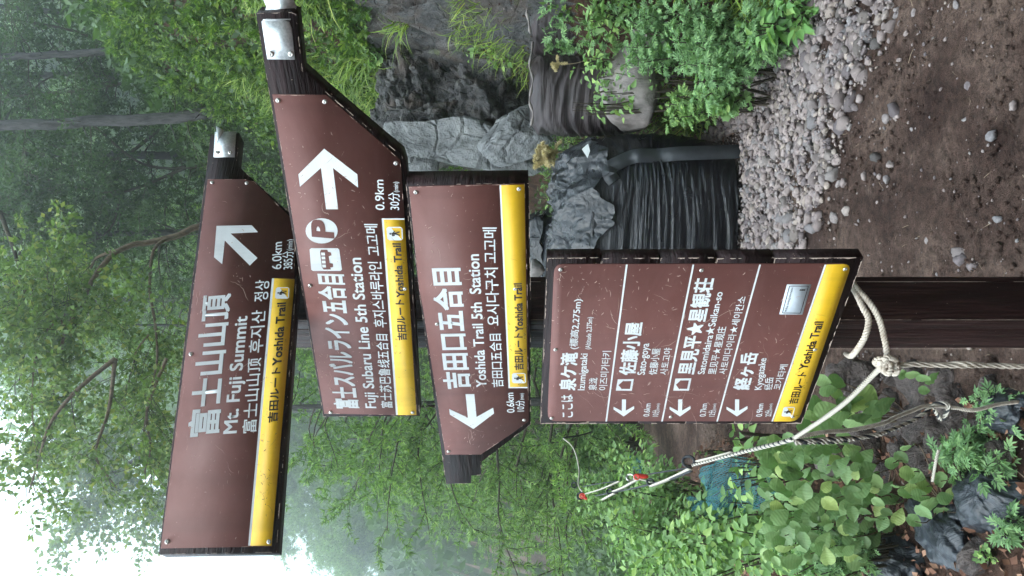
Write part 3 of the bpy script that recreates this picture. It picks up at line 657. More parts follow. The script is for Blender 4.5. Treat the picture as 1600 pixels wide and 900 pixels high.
# ------------------------------------------------------------------ ropes
def smooth_path(P, n):
    P = np.array([p[:] for p in P], float); m_ = len(P); t = np.linspace(0, m_ - 1, n); out = np.zeros((n, 3)); Pp = np.vstack([2 * P[0] - P[1], P, 2 * P[-1] - P[-2]])
    i = np.minimum(t.astype(int), m_ - 2); f = (t - i)[:, None]; p0, p1, p2, p3 = Pp[i], Pp[i + 1], Pp[i + 2], Pp[i + 3]
    return .5 * ((2 * p1) + (-p0 + p2) * f + (2 * p0 - 5 * p1 + 4 * p2 - p3) * f ** 2 + (-p0 + 3 * p1 - 3 * p2 + p3) * f ** 3)
def strands(P, R_, pitch, k=3, sides=6, per=9):
    P = np.array([p[:] for p in P], float); L0 = np.linalg.norm(np.diff(P, axis=0), axis=1).sum(); n = max(12, int(L0 / pitch * per)); S = smooth_path([Vector(p) for p in P], n)
    Tn = np.gradient(S, axis=0); Tn /= np.linalg.norm(Tn, axis=1)[:, None] + 1e-9; a = np.cross(Tn[0], (0.2, .1, 1)); A = np.zeros_like(S)
    for i in range(n): a = a - Tn[i] * (a @ Tn[i]); a /= np.linalg.norm(a) + 1e-9; A[i] = a
    B = np.cross(Tn, A); ln = np.concatenate([[0], np.cumsum(np.linalg.norm(np.diff(S, axis=0), axis=1))]); out = []
    for j in range(k):
        ph = ln / pitch * 2 * math.pi + j * 2 * math.pi / k; acc = Acc(); acc.tube(S + R_ * .56 * (A * np.cos(ph)[:, None] + B * np.sin(ph)[:, None]), R_ * .43, sides); out.append(acc)
    return out
def rope(paths, R_, pitch, label, cols=('rope',) * 3, group=None, name='rope'):
    loc = paths[0][0]; t = thing(name, loc, label, 'rope', group)
    for P in paths:
        if len(set(cols)) == 1:
            A = Acc()
            for s_ in strands(P, R_, pitch): [A.add(v, []) for v in ()]; A.V += s_.V; [A.F.setdefault(k_, []).extend([f + A.n for f in fs]) for k_, fs in s_.F.items()]; A.n += s_.n
            obj('rope_length', A.mesh('rope_length', True), cols[0], t)
        else:
            for s_, c_ in zip(strands(P, R_, pitch), cols): obj('strand', s_.mesh('strand', True), c_, t)
    return t
d = 1.40
r = rope([[at(1322, 445, 1.47), at(1334, 452, 1.43), at(1348, 480, d), at(1357, 500, d), at(1352, 525, d), at(1340, 545, d + .02), at(1330, 556, d + .06), at(1322, 553, 1.55)],
          [at(1330, 438, 1.50), at(1338, 450, 1.43), at(1360, 475, d), at(1374, 500, d), at(1381, 525, d), at(1386, 550, d), at(1386, 563, d + .005)]], .0061, .017,
         'thick natural rope looped twice round the signpost below the board')
kn = thing('rope_knot', at(1385, 567, d), 'bulky knot of natural rope at the left edge of the signpost', 'knot')
for i, (cx_, cy_, rx, ry, a0, dd) in enumerate(((1376, 566, 9, 5, 0, .0), (1384, 568, 10, 4, .5, -.012), (1393, 569, 8, 5, 1.3, -.004), (1400, 571, 8, 4, 1.0, .004), (1388, 576, 5, 8, .2, -.016), (1398, 577, 5, 7, .1, -.01), (1379, 572, 5, 8, -.3, -.008), (1391, 563, 10, 4, .2, -.018))):
    pts = [at(cx_ + rx * math.cos(t) * math.cos(a0) - ry * math.sin(t) * math.sin(a0), cy_ + rx * math.cos(t) * math.sin(a0) + ry * math.sin(t) * math.cos(a0), d + dd + .012 * math.sin(t + i)) for t in np.linspace(0, 2 * math.pi * .95, 9)]
    A = Acc()
    for s_ in strands(pts, .0056, .016): A.V += s_.V; [A.F.setdefault(k_, []).extend([f + A.n for f in fs]) for k_, fs in s_.F.items()]; A.n += s_.n
    obj('knot_turn', A.mesh('knot_turn', True), 'rope', kn)
rope([[at(1404, 570, d), at(1440, 570, d), at(1500, 572, d), at(1560, 571, 1.42), at(1640, 575, 1.44)], [at(1402, 573, d - .01), at(1430, 569, d - .005), at(1470, 570, d + .005), at(1510, 568, d), at(1570, 573, 1.43), at(1650, 572, 1.45)]], .0050, .060,
     'two slack lengths of natural rope hanging down beside the signpost from the knot', ('rope',) * 3)
rope([[at(1378, 573, d), at(1365, 585, 1.45), at(1325, 625, 1.55), at(1290, 652, 1.68), at(1242, 684, 1.85)]], .0056, .021, 'taut white rope running from the signpost knot to the striped rope', ('rope_white',) * 3)
rope([[at(1239, 686, 1.85), at(1215, 693, 1.95), at(1190, 699, 2.1), at(1150, 709, 2.4), at(1082, 727, 3.0)]], .0062, .042, 'black and white twisted rope stretched left to the black ring', ('rope_white', 'rope_white', 'rope_black'))
rope([[at(1240, 684, 1.86), at(1290, 675, 1.9), at(1330, 672, 1.95), at(1378, 662, 2.0), at(1400, 652, 2.05), at(1425, 642, 2.1), at(1450, 634, 2.15), at(1490, 637, 2.2), at(1520, 641, 2.2), at(1560, 632, 2.25), at(1590, 628, 2.3)]], .0060, .02,
     'tan rope sagging over the rocks at the lower left', ('rope',) * 3)
rope([[at(1242, 690, 1.86), at(1300, 686, 1.9), at(1340, 684, 1.95), at(1380, 676, 2.0), at(1420, 660, 2.1), at(1445, 645, 2.14), at(1462, 631, 2.15), at(1482, 634, 2.15), at(1472, 655, 2.2), at(1460, 640, 2.15)],
      [at(1243, 692, 1.87), at(1275, 691, 1.9), at(1310, 690, 1.93), at(1345, 684, 1.96), at(1376, 679, 1.98)]], .0062, .045, 'black and white twisted rope lying over the rocks, ending in a small knot', ('rope_white', 'rope_white', 'rope_black'))
rope([[at(1467, 703, 2.5), at(1462, 722, 2.5), at(1457, 752, 2.55)]], .0055, .03, 'short white rope end poking from the soil beside the netted bags', ('rope_white', 'rope_white', 'rope_white'))
# line of straps, rings and clips running back along the slope
def ring(px, py, d_, rx, ry, tk, m_, label, cat='ring', name='steel_ring', group=None):
    A = Acc(); c = at(px, py, d_); P = [at(px + rx * math.cos(t), py + ry * math.sin(t), d_ + .01 * math.sin(2 * t)) for t in np.linspace(0, 2 * math.pi, 20)]
    A.tube(P, tk, 7); o = obj(name, A.mesh(name, True), m_, label=label, category=cat, group=group); return o
ring(1076, 721, 3.0, 9, 8, .006, 'rope_black', 'large black ring joining striped rope and white strap')
ring(985, 746, 4.0, 6, 5, .005, 'screw', 'steel ring beside the red clip on the barrier line')
ring(1016, 753, 3.8, 5, 4, .006, 'rope_black', 'small black ring between the white straps below the red clip')
ring(953, 768, 4.6, 5, 4, .006, 'rope_black', 'small black ring on the barrier line nearest the far red clip')
ring(897, 758, 6.0, 4, 4, .006, 'rope_black', 'black ring hanging at the far thin white cord')
ring(907, 775, 5.6, 5, 5, .008, 'rope_black', 'black ring at the far end of the barrier line')
def strap(P, wd, m_, label, name='strap'):
    A = Acc(); S = smooth_path(P, 10 * len(P)); up = np.array([0.1, .2, 1.]); T_ = np.gradient(S, axis=0); T_ /= np.linalg.norm(T_, axis=1)[:, None]; u_ = up - T_ * (T_ @ up)[:, None]; u_ /= np.linalg.norm(u_, axis=1)[:, None]
    V = np.stack([S + u_ * wd / 2, S - u_ * wd / 2], 1).reshape(-1, 3); n_ = len(S); A.add(V, np.array([(2 * i, 2 * i + 1, 2 * i + 3, 2 * i + 2) for i in range(n_ - 1)]))
    o = obj(name, A.mesh(name), m_, label=label, category='strap'); md = o.modifiers.new('t', 'SOLIDIFY'); md.thickness = .004; md.offset = 0; return o
strap([at(1145, 707, 2.5), at(1115, 715, 2.7), at(1090, 721, 2.9)], .020, 'rope_white', 'short pale grey strap beside the black ring')
strap([at(1078, 733, 3.02), at(1060, 742, 3.2), at(1040, 751, 3.4), at(1017, 760, 3.7)], .022, 'rope_white', 'long white strap between black ring and small black ring')
strap([at(1080, 736, 3.03), at(1050, 748, 3.3), at(1022, 755, 3.75)], .012, 'rope_black', 'black strap running under the long white strap')
strap([at(1022, 755, 3.8), at(1005, 750, 3.9), at(997, 749, 3.95), at(975, 761, 4.2), at(958, 768, 4.5)], .018, 'rope_white', 'white strap passing the red clip on its lower side')
strap([at(1015, 757, 3.75), at(990, 763, 4.1), at(965, 768, 4.5), at(930, 775, 5.1)], .016, 'rope_black', 'black strap running from small ring to the far clips')
strap([at(960, 771, 4.5), at(950, 776, 4.6), at(941, 781, 4.8)], .020, 'rope_white', 'short white strap end beneath the far black ring')
strap([at(968, 752, 4.5), at(940, 764, 5.0), at(914, 772, 5.5)], .015, 'rope_white', 'thin pale strap leading to the farthest red clip')
strap([at(1078, 731, 3.05), at(1045, 736, 3.4), at(1013, 741, 3.9)], .012, 'rope_black', 'thin black strap from the black ring to the red clip')
strap([at(968, 752, 4.5), at(940, 755, 5.2), at(912, 760, 5.8)], .012, 'rope_black', 'thin black strap above the far clip')
for (a_, c_, dd, lb) in (((994, 743), (1013, 745), 3.9, 'bright red clip on the barrier line near the steel ring'), ((909, 773), (917, 780), 5.5, 'small faded red clip at the far end of the barrier line')):
    t = thing('clip', at(*a_, dd), lb, 'clip'); A = Acc(); P = smooth_path([at(*a_, dd), at((a_[0] + c_[0]) / 2, (a_[1] + c_[1]) / 2, dd), at(*c_, dd)], 8); A.tube(P, [.008, .012, .013, .012, .012, .012, .011, .007], 8); obj('body', A.mesh('body', True), 'red', t)
    A = Acc(); A.tube([at(a_[0] + 1 + 4 * math.cos(t_), a_[1] + 2 + 4 * math.sin(t_), dd - .01) for t_ in np.linspace(0, 6.28, 12)], .004, 6); obj('loop', A.mesh('loop', True), 'red', t)
A = Acc(); A.tube(smooth_path([at(880, 685, 7), at(892, 695, 6.9), at(900, 710, 6.8), at(905, 735, 6.6), at(904, 758, 6.1), at(911, 770, 5.6)], 30), .006, 5)
obj('cord', A.mesh('cord'), 'rope_white', label='thin white cord hanging in a curve before the misty far slope', category='cord')
A = Acc(); A.tube(smooth_path([at(925, 675, 8), at(903, 681, 7.5), at(881, 684, 7)], 12), .009, 5); obj('cord', A.mesh('cord'), 'rope_black', label='dark cord running behind the bushes left of the board', category='cord')

# ------------------------------------------------------------------ bulk bags
def bulk_bag(cx_, cy_, zb, wd, dp, ht, rot, seed, mat_, amp=.022, freq=9, sub=(96, 64), squash=.5, lean=0):
    """rounded square sack with sagging, mostly level folds"""
    nu, nv = sub; V = []
    for j in range(nv):
        t = j / (nv - 1); z = ht * t
        prof = (.95 - .10 * (1 - t) ** 5 + .07 * math.sin(math.pi * min(1, t * 1.05)) ) * (1 - .25 * max(0, t - .93) / .07) * (1 - .30 * max(0, .06 - t) / .06)
        for i in range(nu):
            a = i / nu * 2 * math.pi; c_, s_ = math.cos(a), math.sin(a); e = .66
            x = math.copysign(abs(c_) ** e, c_) * wd / 2 * prof; y = math.copysign(abs(s_) ** e, s_) * dp / 2 * prof
            arc = a * wd * .5; q = Vector((arc * 1.9, seed * 3.0, z * freq * 1.55 + 1.2 * math.sin(a * 2 + seed) + 3.0 * MN.noise(Vector((arc * 1.3, z * 1.6, seed))))) if amp < .03 else Vector((x * 1.1, y * 1.1, z * freq + 1.3 * math.sin(a * 2 + seed) + 2.6 * x * x + 1.6 * MN.noise(Vector((x * 2.5, y * 2.5, z * 2.5 + seed))))) + Vector((seed * 5, 0, 0))
            f = 1 - 2 * abs(MN.noise(q)) ; g = 1 - 2 * abs(MN.noise(q * 2.1 + Vector((4, 4, 4)))) ; dd = amp * (f * .75 + g * .35 - .6) * (1 if t < .96 else .3)
            nrm = Vector((x, y, 0)).normalized() if (x or y) else Vector((1, 0, 0))
            V.append((x + nrm.x * dd + lean * z, y + nrm.y * dd, z + .01 * f))
    V = np.array(V); Q_ = []
    for j in range(nv - 1):
        for i in range(nu): Q_.append((j * nu + i, j * nu + (i + 1) % nu, (j + 1) * nu + (i + 1) % nu, (j + 1) * nu + i))
    top = len(V); V = np.vstack([V, [[lean * ht, 0, ht + .02]]]); tr = [((nv - 1) * nu + i, (nv - 1) * nu + (i + 1) % nu, top) for i in range(nu)]
    c_, s_ = math.cos(rot), math.sin(rot); Rm = np.array([[c_, -s_, 0], [s_, c_, 0], [0, 0, 1]]); V = V @ Rm.T + np.array([cx_, cy_, zb])
    return npmesh('body', V, [np.array(Q_), np.array(tr)], True), Rm
BX, BY = .42, 5.85
bag = thing('bulk_bag', (BX, BY, 0), 'new glossy black bulk bag with crumpled top and lifting strap beside the gravel', 'bag')
me, Rm = bulk_bag(BX, BY, -.03, 1.44, 1.25, 1.16, R(-8), 1, 'bag', .019, 12, (200, 230)); obj('body', me, 'bag', bag)
def crumple(name, cx_, cy_, z0, wd, dp, ht, rot, seed, n=90, amp=.10, skirt=.10):
    g = np.linspace(-1, 1, n); V = []
    for v in g:
        for u in g:
            rr_ = max(abs(u), abs(v)); sq = 1 - .12 * (u * u * v * v); x = u * wd / 2 * sq; y = v * dp / 2 * sq
            q = Vector((x * 3.2, y * 3.2, seed)); f = sum((1 - 2 * abs(MN.noise(q * (2 ** k_) + Vector((k_ * 7.1, 0, seed))))) * .5 ** k_ for k_ in range(4))
            wv = Vector(MN.noise_vector(q * .9)) * .06
            z = z0 + ht * (1 - rr_ ** 4) + amp * (f - .9) * (1 - .3 * rr_) - skirt * max(0, rr_ - .86) / .14
            V.append((x + wv.x, y + wv.y, z))
    V = np.array(V); c_, s_ = math.cos(rot), math.sin(rot); V = V @ np.array([[c_, -s_, 0], [s_, c_, 0], [0, 0, 1]]).T + np.array([cx_, cy_, 0])
    i_ = (np.arange(n - 1)[:, None] * n + np.arange(n - 1)[None]); Q_ = np.stack([i_, i_ + 1, i_ + n + 1, i_ + n], -1).reshape(-1, 4)
    return npmesh(name, V, Q_, True)
fl = obj('top_flap', crumple('top_flap', BX + .0, BY, 1.10, 1.44, 1.28, .14, R(-8), 3.3, 150, .13, .12), 'bag_flap', bag)
def ribbon(P, wd, nrm=(0, -1, 0)):
    S = smooth_path(P, 12 * len(P)); T_ = np.gradient(S, axis=0); T_ /= np.linalg.norm(T_, axis=1)[:, None]; w_ = np.cross(T_, np.array(nrm)); w_ /= np.linalg.norm(w_, axis=1)[:, None]
    V = np.stack([S + w_ * wd / 2, S - w_ * wd / 2], 1).reshape(-1, 3); return npmesh('strap', V, np.array([(2 * i, 2 * i + 1, 2 * i + 3, 2 * i + 2) for i in range(len(S) - 1)]), False)
for P in ([at(1172, 236, 5.29), at(1120, 238, 5.24), at(1060, 240, 5.21), at(1030, 243, 5.24), at(1000, 243, 5.21), at(985, 246, 5.23), at(965, 255, 5.22), at(940, 268, 5.25), at(916, 284, 5.35)],
          [at(948, 244, 5.35), at(955, 256, 5.24), at(952, 272, 5.21), at(960, 284, 5.21)]):
    o = obj('lifting_strap', ribbon(P, .095), 'strap', bag); md = o.modifiers.new('t', 'SOLIDIFY'); md.thickness = .004
A = Acc(); A.add([at(909, 233, 5.0)[:], at(919, 224, 5.02)[:], at(922, 236, 4.98)[:], at(918, 247, 4.97)[:]], np.array([(3, 2, 1, 0)])); A.add([at(909, 233, 5.003)[:], at(919, 224, 5.023)[:], at(922, 236, 4.983)[:], at(918, 247, 4.973)[:]], np.array([(0, 1, 2, 3)]))
obj('tag', A.mesh('tag'), 'white', bag, label='white paper tag on the corner of the black bag')
# black bag behind, between the signs
b2 = thing('bulk_bag', (-.05, 8.0, 0), 'black bulk bag further back with a pale top, glimpsed between two signs', 'bag')
me, _ = bulk_bag(.18, 8.0, -.02, 1.3, 1.2, 1.38, R(5), 4, 'bag', .03, 9, (72, 50)); obj('body', me, 'bag', b2)
obj('top_flap', crumple('top_flap', .18, 8.0, 1.38, 1.2, 1.1, .10, 0, 8.1, 40, .1, .1), 'bag_flap', b2)
A = Acc(); Vr, Fr = rock_mesh(2, 77, (.12, .1, .09)); A.add(Vr + np.array(at(838, 420, 7.2)), Fr); obj('pale_patch', A.mesh('pale_patch', True), 'tarp', b2)
# old bags on the bank at the right
for i, (px0, px1, py0, py1, d_, lb) in enumerate(((832, 962, 66, 196, 5.75, 'old dark brown sack with level creases below the rock face'), (828, 950, -70, 52, 5.5, 'old dark sack cut by the right edge below the rocks'))):
    c_ = at((px0 + px1) / 2, (py0 + py1) / 2, d_); wd = (py1 - py0) / F * d_; zb = at(px1 + 60, 0, d_).z; zt = at(px0, 0, d_).z
    t = thing('old_sack', (c_.x, c_.y + .3, zb), lb, 'sack', 'old dark sacks holding the bank'); me, _ = bulk_bag(c_.x, c_.y + .36, zb, wd, .8, zt - zb, R(-12 + 16 * i), 9 + i, 'bag_old', .022, 11, (130, 110)); obj('body', me, 'bag_old', t)
    A = Acc(); hem = smooth_path([at(px0 - 2 + 3 * math.sin(q * 2.1 + i), py1 - (py1 - py0) * q / 7, d_ - .03 + .02 * math.sin(q * 3)) for q in range(8)], 50); A.tube(hem, [.008 + .004 * math.sin(q * .7) for q in range(50)], 6); obj('hem', A.mesh('hem', True), 'tarp', t)
t = thing('sandbag', at(1000, 140, 5.2), 'pale grey weathered sack lying among the weeds below the old dark sacks', 'sack')
for px_, py_, dm in ((985, 135, (.34, .28, .20)), (1030, 30, (.30, .26, .22))):
    Vr, Fr = rock_mesh(4, 50 + int(py_), dm, 3, .12, 1.2); obj('body', npmesh('body', Vr + np.array(at(px_, py_, 5.35)), Fr, True), 'tarp', t)
# dusty bags and netting at the lower left
SB_ = 0
SB = [(1475, 838, 3.0, (.14, .20, .10), 'rounded dusty black sandbag lying in the red soil at lower left'), (1405, 885, 3.3, (.12, .16, .12), 'dusty black sandbag at the left edge above the round one'),
      (1560, 795, 2.75, (.13, .17, .11), 'creased black sandbag at the lower left beside the mugwort'), (1576, 640, 2.5, (.07, .13, .09), 'dark sandbag end by the hanging rope in the lower corner'), (1505, 800, 2.9, (.03, .06, .05), 'small flat grey slab between two dusty bags')]
for i, (px_, py_, d_, dm, lb) in enumerate(SB):
    d_ = ray_ground(px_ + 8, py_) - .02; t = thing('sandbag', at(px_, py_, d_), lb, 'sandbag'); Vr, Fr = rock_mesh(5, 60 + i, dm, 4, .22, 1.6); c_ = at(px_, py_, d_ + .03)
    a_ = .5; Vr = Vr @ np.array([[math.cos(a_), 0, -math.sin(a_)], [0, 1, 0], [math.sin(a_), 0, math.cos(a_)]]).T
    obj('body', npmesh('body', Vr + np.array(c_), Fr, True), 'bag_grey', t)
def net(pts, nu, nv, d_, label, sag=.03, wdt=.0017, dz=None):
    """knotted diamond netting hung over corners given in pixels"""
    a_, b_, c_, e_ = [at(p[0], p[1], p[2]) for p in pts]; A = Acc()
    def q(s_, t_): p = (a_ * (1 - s_) + b_ * s_) * (1 - t_) + (e_ * (1 - s_) + c_ * s_) * t_; p = p.copy(); p.y += sag * math.sin(5 * s_ + 3 * t_) + .012 * math.sin(40 * s_) ; p.z += .015 * math.sin(13 * t_ + 9 * s_); return p
    for i in range(nu):
        for j in range(nv):
            o = (i + .5 * (j % 2)) / nu; y0, y1 = j / nv, (j + 1) / nv
            for dx in (-.5 / nu, .5 / nu):
                if 0 <= o + dx <= 1 and 0 <= o <= 1:
                    p, r_ = q(o, y0), q(o + dx, y1); dd = (r_ - p); s_ = dd.cross(Vector((0, 1, 0))).normalized() * wdt
                    A.add([(p - s_)[:], (p + s_)[:], (r_ + s_)[:], (r_ - s_)[:]], np.array([(0, 1, 2, 3)]))
    return obj('netting', A.mesh('netting'), 'net', label=label, category='net')
net([(1096, 733, 4.5), (1105, 800, 4.5), (1152, 815, 4.1), (1150, 712, 4.0)], 30, 26, 5, 'large teal net draped over the slope below the barrier line')
net([(1150, 712, 4.0), (1155, 800, 4.0), (1215, 800, 3.7), (1200, 728, 3.6)], 24, 24, 4, 'teal net continuing under the bush leaves')
net([(1080, 775, 5.2), (1070, 800, 5.3), (1120, 830, 5.0), (1115, 790, 5.0)], 22, 20, 5, 'shaded teal net further left below the bushes')
net([(985, 712, 6.6), (1000, 716, 6.4), (1010, 738, 6.2), (993, 742, 6.4)], 12, 10, 6, 'small teal net tip above the red clip')
net([(1376, 850, 3.15), (1382, 900, 3.15), (1420, 905, 3.1), (1410, 862, 3.1)], 9, 12, 3, 'teal net strip across the dusty bag at the left edge', .01)
net([(1500, 780, 2.72), (1530, 815, 2.7), (1560, 850, 2.66), (1545, 800, 2.65)], 12, 12, 3, 'teal net strip over the creased black sandbag', .01)

# ------------------------------------------------------------------ rocks
def boulder(px, py, d_, wpx, hpx, dep, seed, m_, label, group=None, sub=4, cuts=9, rough=.2, rot=0, name='boulder', crag=0):
    """wpx: size along image x (height of the stone), hpx: along image y (its width)"""
    Vr, Fr = rock_mesh(sub, seed, (hpx / F * d_ / 2 * 1.5, dep / 2, wpx / F * d_ / 2 * 1.5), cuts, rough, 1.5); c_, s_ = math.cos(rot), math.sin(rot)
    if crag:
        cell = np.array([MN.voronoi(Vector(v) * 5.5 + Vector((seed, 0, 0)))[0] for v in Vr]); rg = np.array([1 - abs(MN.noise(Vector(v) * 9 + Vector((0, seed, 0)))) * 2 for v in Vr]); Vr = Vr * (1 + crag * (np.clip(cell[:, 1] - cell[:, 0], 0, .25) * 3.2 - .4) + crag * .35 * rg)[:, None]
    Vr = Vr @ np.array([[c_, 0, -s_], [0, 1, 0], [s_, 0, c_]]).T
    o = obj(name, npmesh(name, Vr, Fr), m_, label=label, category='rock', group=group); o.location = at(px, py, d_); return o
GR = 'rocks of the grey outcrop'
RK = [(690, 40, 7.4, 150, 130, 1.2, 'large smooth dark boulder at the top of the outcrop', .3), (700, 130, 7.2, 120, 110, 1.0, 'rough grey boulder in the middle of the outcrop', -.2),
      (640, 140, 7.3, 90, 100, .9, 'pitted grey rock under the overhanging grass', .2), (600, 55, 7.6, 80, 60, .8, 'small pinkish grey rock beside the moss', 0),
      (760, 60, 7.0, 110, 130, .9, 'shadowed dark rock near the right edge of the outcrop', .5), (760, 150, 6.9, 110, 90, .8, 'fractured rock low in the outcrop above the sacks', .2),
      (650, 195, 7.1, 80, 70, .7, 'ledge of grey rock just beside the upper arm board', -.3), (700, 190, 7.0, 110, 50, .7, 'cracked grey rock above the long pale slab', .1),
      (820, 30, 6.6, 60, 80, .7, 'dark rock between the outcrop and the sacks', 0),
      (640, 45, 7.5, 90, 80, .8, 'cracked rock right of the pitted grey rock', .4), (610, 195, 7.3, 60, 70, .6, 'rock half covered by hanging grass beside the upper arm', .1), (665, 90, 7.3, 80, 70, .7, 'wedge shaped rock between the two largest boulders', -.5),
      (735, 105, 7.0, 70, 90, .7, 'brown stained rock in the centre of the outcrop', .2), (790, 110, 6.8, 60, 90, .6, 'lowest brown rock right above the old sack', -.2), (715, 10, 7.2, 90, 60, .7, 'black wet rock at the right edge of the outcrop', .1)]
for i, (px_, py_, d_, w_, h_, dp_, lb, ro) in enumerate(RK): boulder(px_, py_, d_, w_, h_, dp_, 100 + i * 7, 'rock', lb, GR, 6, 14, .34, ro, 'boulder', .22)
boulder(722, 228, 6.7, 170, 62, .6, 301, 'slab', 'long pale smooth rock slab at the foot of the outcrop', None, 5, 8, .12, -.18)
boulder(810, 205, 6.4, 90, 60, .5, 305, 'slab', 'pale angular slab end pointing at the old sack', None, 5, 8, .12, .5)
boulder(650, 255, 6.9, 60, 50, .4, 309, 'slab', 'small pale slab tip between two sign boards', None, 4, 8, .12, .1)
boulder(920, 668, 11, 26, 18, .3, 311, 'bag_grey', 'grey stone lying at the path edge left of the board', None, 3, 6, .1)
LRL = ['dark angular rock just left of the tan sagging rope, under the bright leaves', 'dark rock enclosed by the striped rope and the seedling', 'brown rock beneath the knot and beside the seedling', 'widest brown rock under the end of the tan rope', 'dirty rock below the lowest corner of the information board',
 'rock under the bright leaves behind the taut white rope', 'small rock just left of the striped rope curve', 'brown rock above the short white rope end', 'brown rock between the tan rope and the mugwort clump', 'dark rock beside the hanging rope above the lower sandbag end', 'rock under the mugwort clump near the bottom left',
 'uppermost rock tucked behind the corner of the information board', 'rock under the slack ropes by the small feathery sprig', 'reddish rock framed by the small knot of the striped rope', 'small rock touching the natural rope knot', 'small brown rock between seedling and taut rope', 'small rock beside the hanging rope above the teal scrap',
 'small rock between the big knotweed and the slack ropes', 'rock between the mugwort clump and the small mugwort sprig', 'small rock at the right edge of the big knotweed', 'small rock under the low broad leaved plant', 'flat rock in the red soil nearest the left edge', 'rock hidden under the big round knotweed leaves', 'rock at the foot of the big knotweed stems']
LR = [(1400, 655, 44, 56), (1440, 662, 50, 50), (1430, 600, 46, 60), (1500, 640, 60, 55), (1345, 600, 50, 50), (1365, 650, 46, 44), (1410, 705, 34, 30), (1450, 715, 50, 44), (1530, 690, 50, 50), (1480, 600, 44, 40), (1570, 720, 50, 40),
      (1320, 590, 40, 44), (1345, 690, 40, 40), (1475, 680, 44, 44), (1400, 580, 34, 36), (1390, 625, 30, 34), (1550, 610, 30, 34), (1365, 720, 34, 30), (1520, 735, 44, 40), (1385, 745, 30, 34), (1450, 770, 30, 30), (1535, 870, 40, 60), (1340, 800, 50, 30), (1300, 720, 44, 44)]
for i, (px_, py_, w_, h_) in enumerate(LR):
    d_ = min(3.4, ray_ground(px_, py_)) - .03; boulder(px_, py_, d_, w_, h_, (w_ + h_) / 2 / F * d_, 400 + i * 3, 'rock_brown', LRL[i], 'loose rocks left of the post', 3, 8, .2, random.uniform(-1, 1), 'rock')

# gravel: the largest stones singly, the rest joined
STL = ['pale grey stone of the close pair on the brown path', 'darker stone of the close pair on the brown path', 'small grey stone on light dirt right of the close pair', 'pale stone at the right edge where dirt meets gravel', 'largest purplish stone on the path nearest the gravel', 'white grey stone just left of the purplish stone', 'small stone alone on dark dirt at far right bottom', 'tiny stone near the right bottom corner',
 'larger of two touching stones near the signpost', 'smaller of two touching stones near the signpost', 'brown stone between gravel and the two touching stones', 'small dark stone right of the signpost low on the path', 'large grey rock at the top of the gravel near the weeds', 'long grey rock beside the reddish soil', 'grey rock touching the reddish soil under the weeds', 'stone under the broad leaved weed at the right', 'stone against the weeds at the right edge', 'big rounded stone at the middle edge of the gravel', 'stone at the gravel edge nearest the signpost', 'dark round stone lowest beside the signpost', 'rough stone at the gravel border left of the big rounded stone', 'pale jagged stone at the gravel border above the signpost']
STM = []
for i in range(10):
    Vr, Fr = rock_mesh(2, 700 + i, (1, random.uniform(.7, 1), random.uniform(.5, .85)), 12, .26, 1.9); me = npmesh('stone', Vr, Fr); me.materials.append(M['stone']); STM.append((me, Vr, Fr))
def gravel_density(x, y):
    fx = np.interp(y, FOOT[:, 1], FOOT[:, 0]); s_ = fx - x       # distance left of the bank foot
    w_ = .85 + .50 * (y - 3.0); w_ = np.clip(w_, .5, 2.3); return np.clip(1.25 - (s_ / w_) ** 3, 0, 1) * smoothstep((y - 2.75) / .6) * (s_ > -.1) * (y < 7.2)
cand = []
while len(cand) < 6000:
    x, y = random.uniform(-.5, 2.2), random.uniform(2.7, 7)
    if random.random() < gravel_density(np.array(x), np.array(y)): cand.append((x, y, .014 + .044 * random.random() ** 2.5))
for _ in range(130):
    x, y = random.uniform(-.8, 1.3), random.uniform(2.3, 6); cand.append((x, y, .008 + .02 * random.random() ** 2))
SPL = {}
for (px_, py_, s_) in ((1402, 173, .045), (1385, 185, .03), (1356, 80, .022), (1380, 10, .034), (1370, 246, .04), (1351, 275, .026), (1552, 212, .026), (1584, 165, .02), (1498, 394, .035), (1502, 405, .03), (1452, 375, .026), (1560, 342, .02), (1290, 115, .05), (1255, 120, .055), (1228, 135, .045), (1265, 50, .045), (1262, 26, .045), (1300, 245, .055), (1304, 340, .04), (1520, 415, .024), (1320, 285, .034), (1325, 330, .034)):
    p = at(px_, py_, 1.6 * F / (px_ - 800)); cand.append((p.x, p.y, s_)); SPL[(p.x, p.y)] = (px_, py_)
cand.sort(key=lambda c: -c[2] / c[1]); A = Acc()
for i, (x, y, s_) in enumerate(cand):
    fx = float(np.interp(y, FOOT[:, 1], FOOT[:, 0])); den = float(gravel_density(np.array(x), np.array(y)))
    z = tz(x, y) + (random.random() * .05 * den * (1 if s_ < .03 else .4)) + s_ * .12
    if abs(x - BX) < .7 and abs(y - BY) < .6: continue
    me, Vr, Fr = STM[i % 10]; a_, b_, c_ = random.uniform(0, 6.28), random.uniform(-.5, .5), random.uniform(-.5, .5)
    if i < 290:
        o = bpy.data.objects.new('stone', me); COL.objects.link(o); o.location = (x, y, z); o.rotation_euler = (b_, c_, a_); o.scale = (s_,) * 3
        o['label'] = 'grey brown pumice stone packed in the gravel heap'
        if (x, y) in SPL: o['label'] = STL[list(SPL).index((x, y))]; o['category'] = 'stone'; o['group'] = 'single stones lying on the path'; continue
        if den < .15: o['label'] = 'small stray stone lying alone on the brown dirt path'; o['category'] = 'stone'; o['group'] = 'loose stones on the path'
    else:
        Rm = np.array(Matrix.Rotation(a_, 3, 'Z') @ Matrix.Rotation(b_, 3, 'X')); A.add(Vr @ Rm.T * s_ + np.array((x, y, z)), Fr)
obj('gravel', A.mesh('gravel'), 'stone', kind='stuff', label='heap of small grey brown gravel along the bank foot')
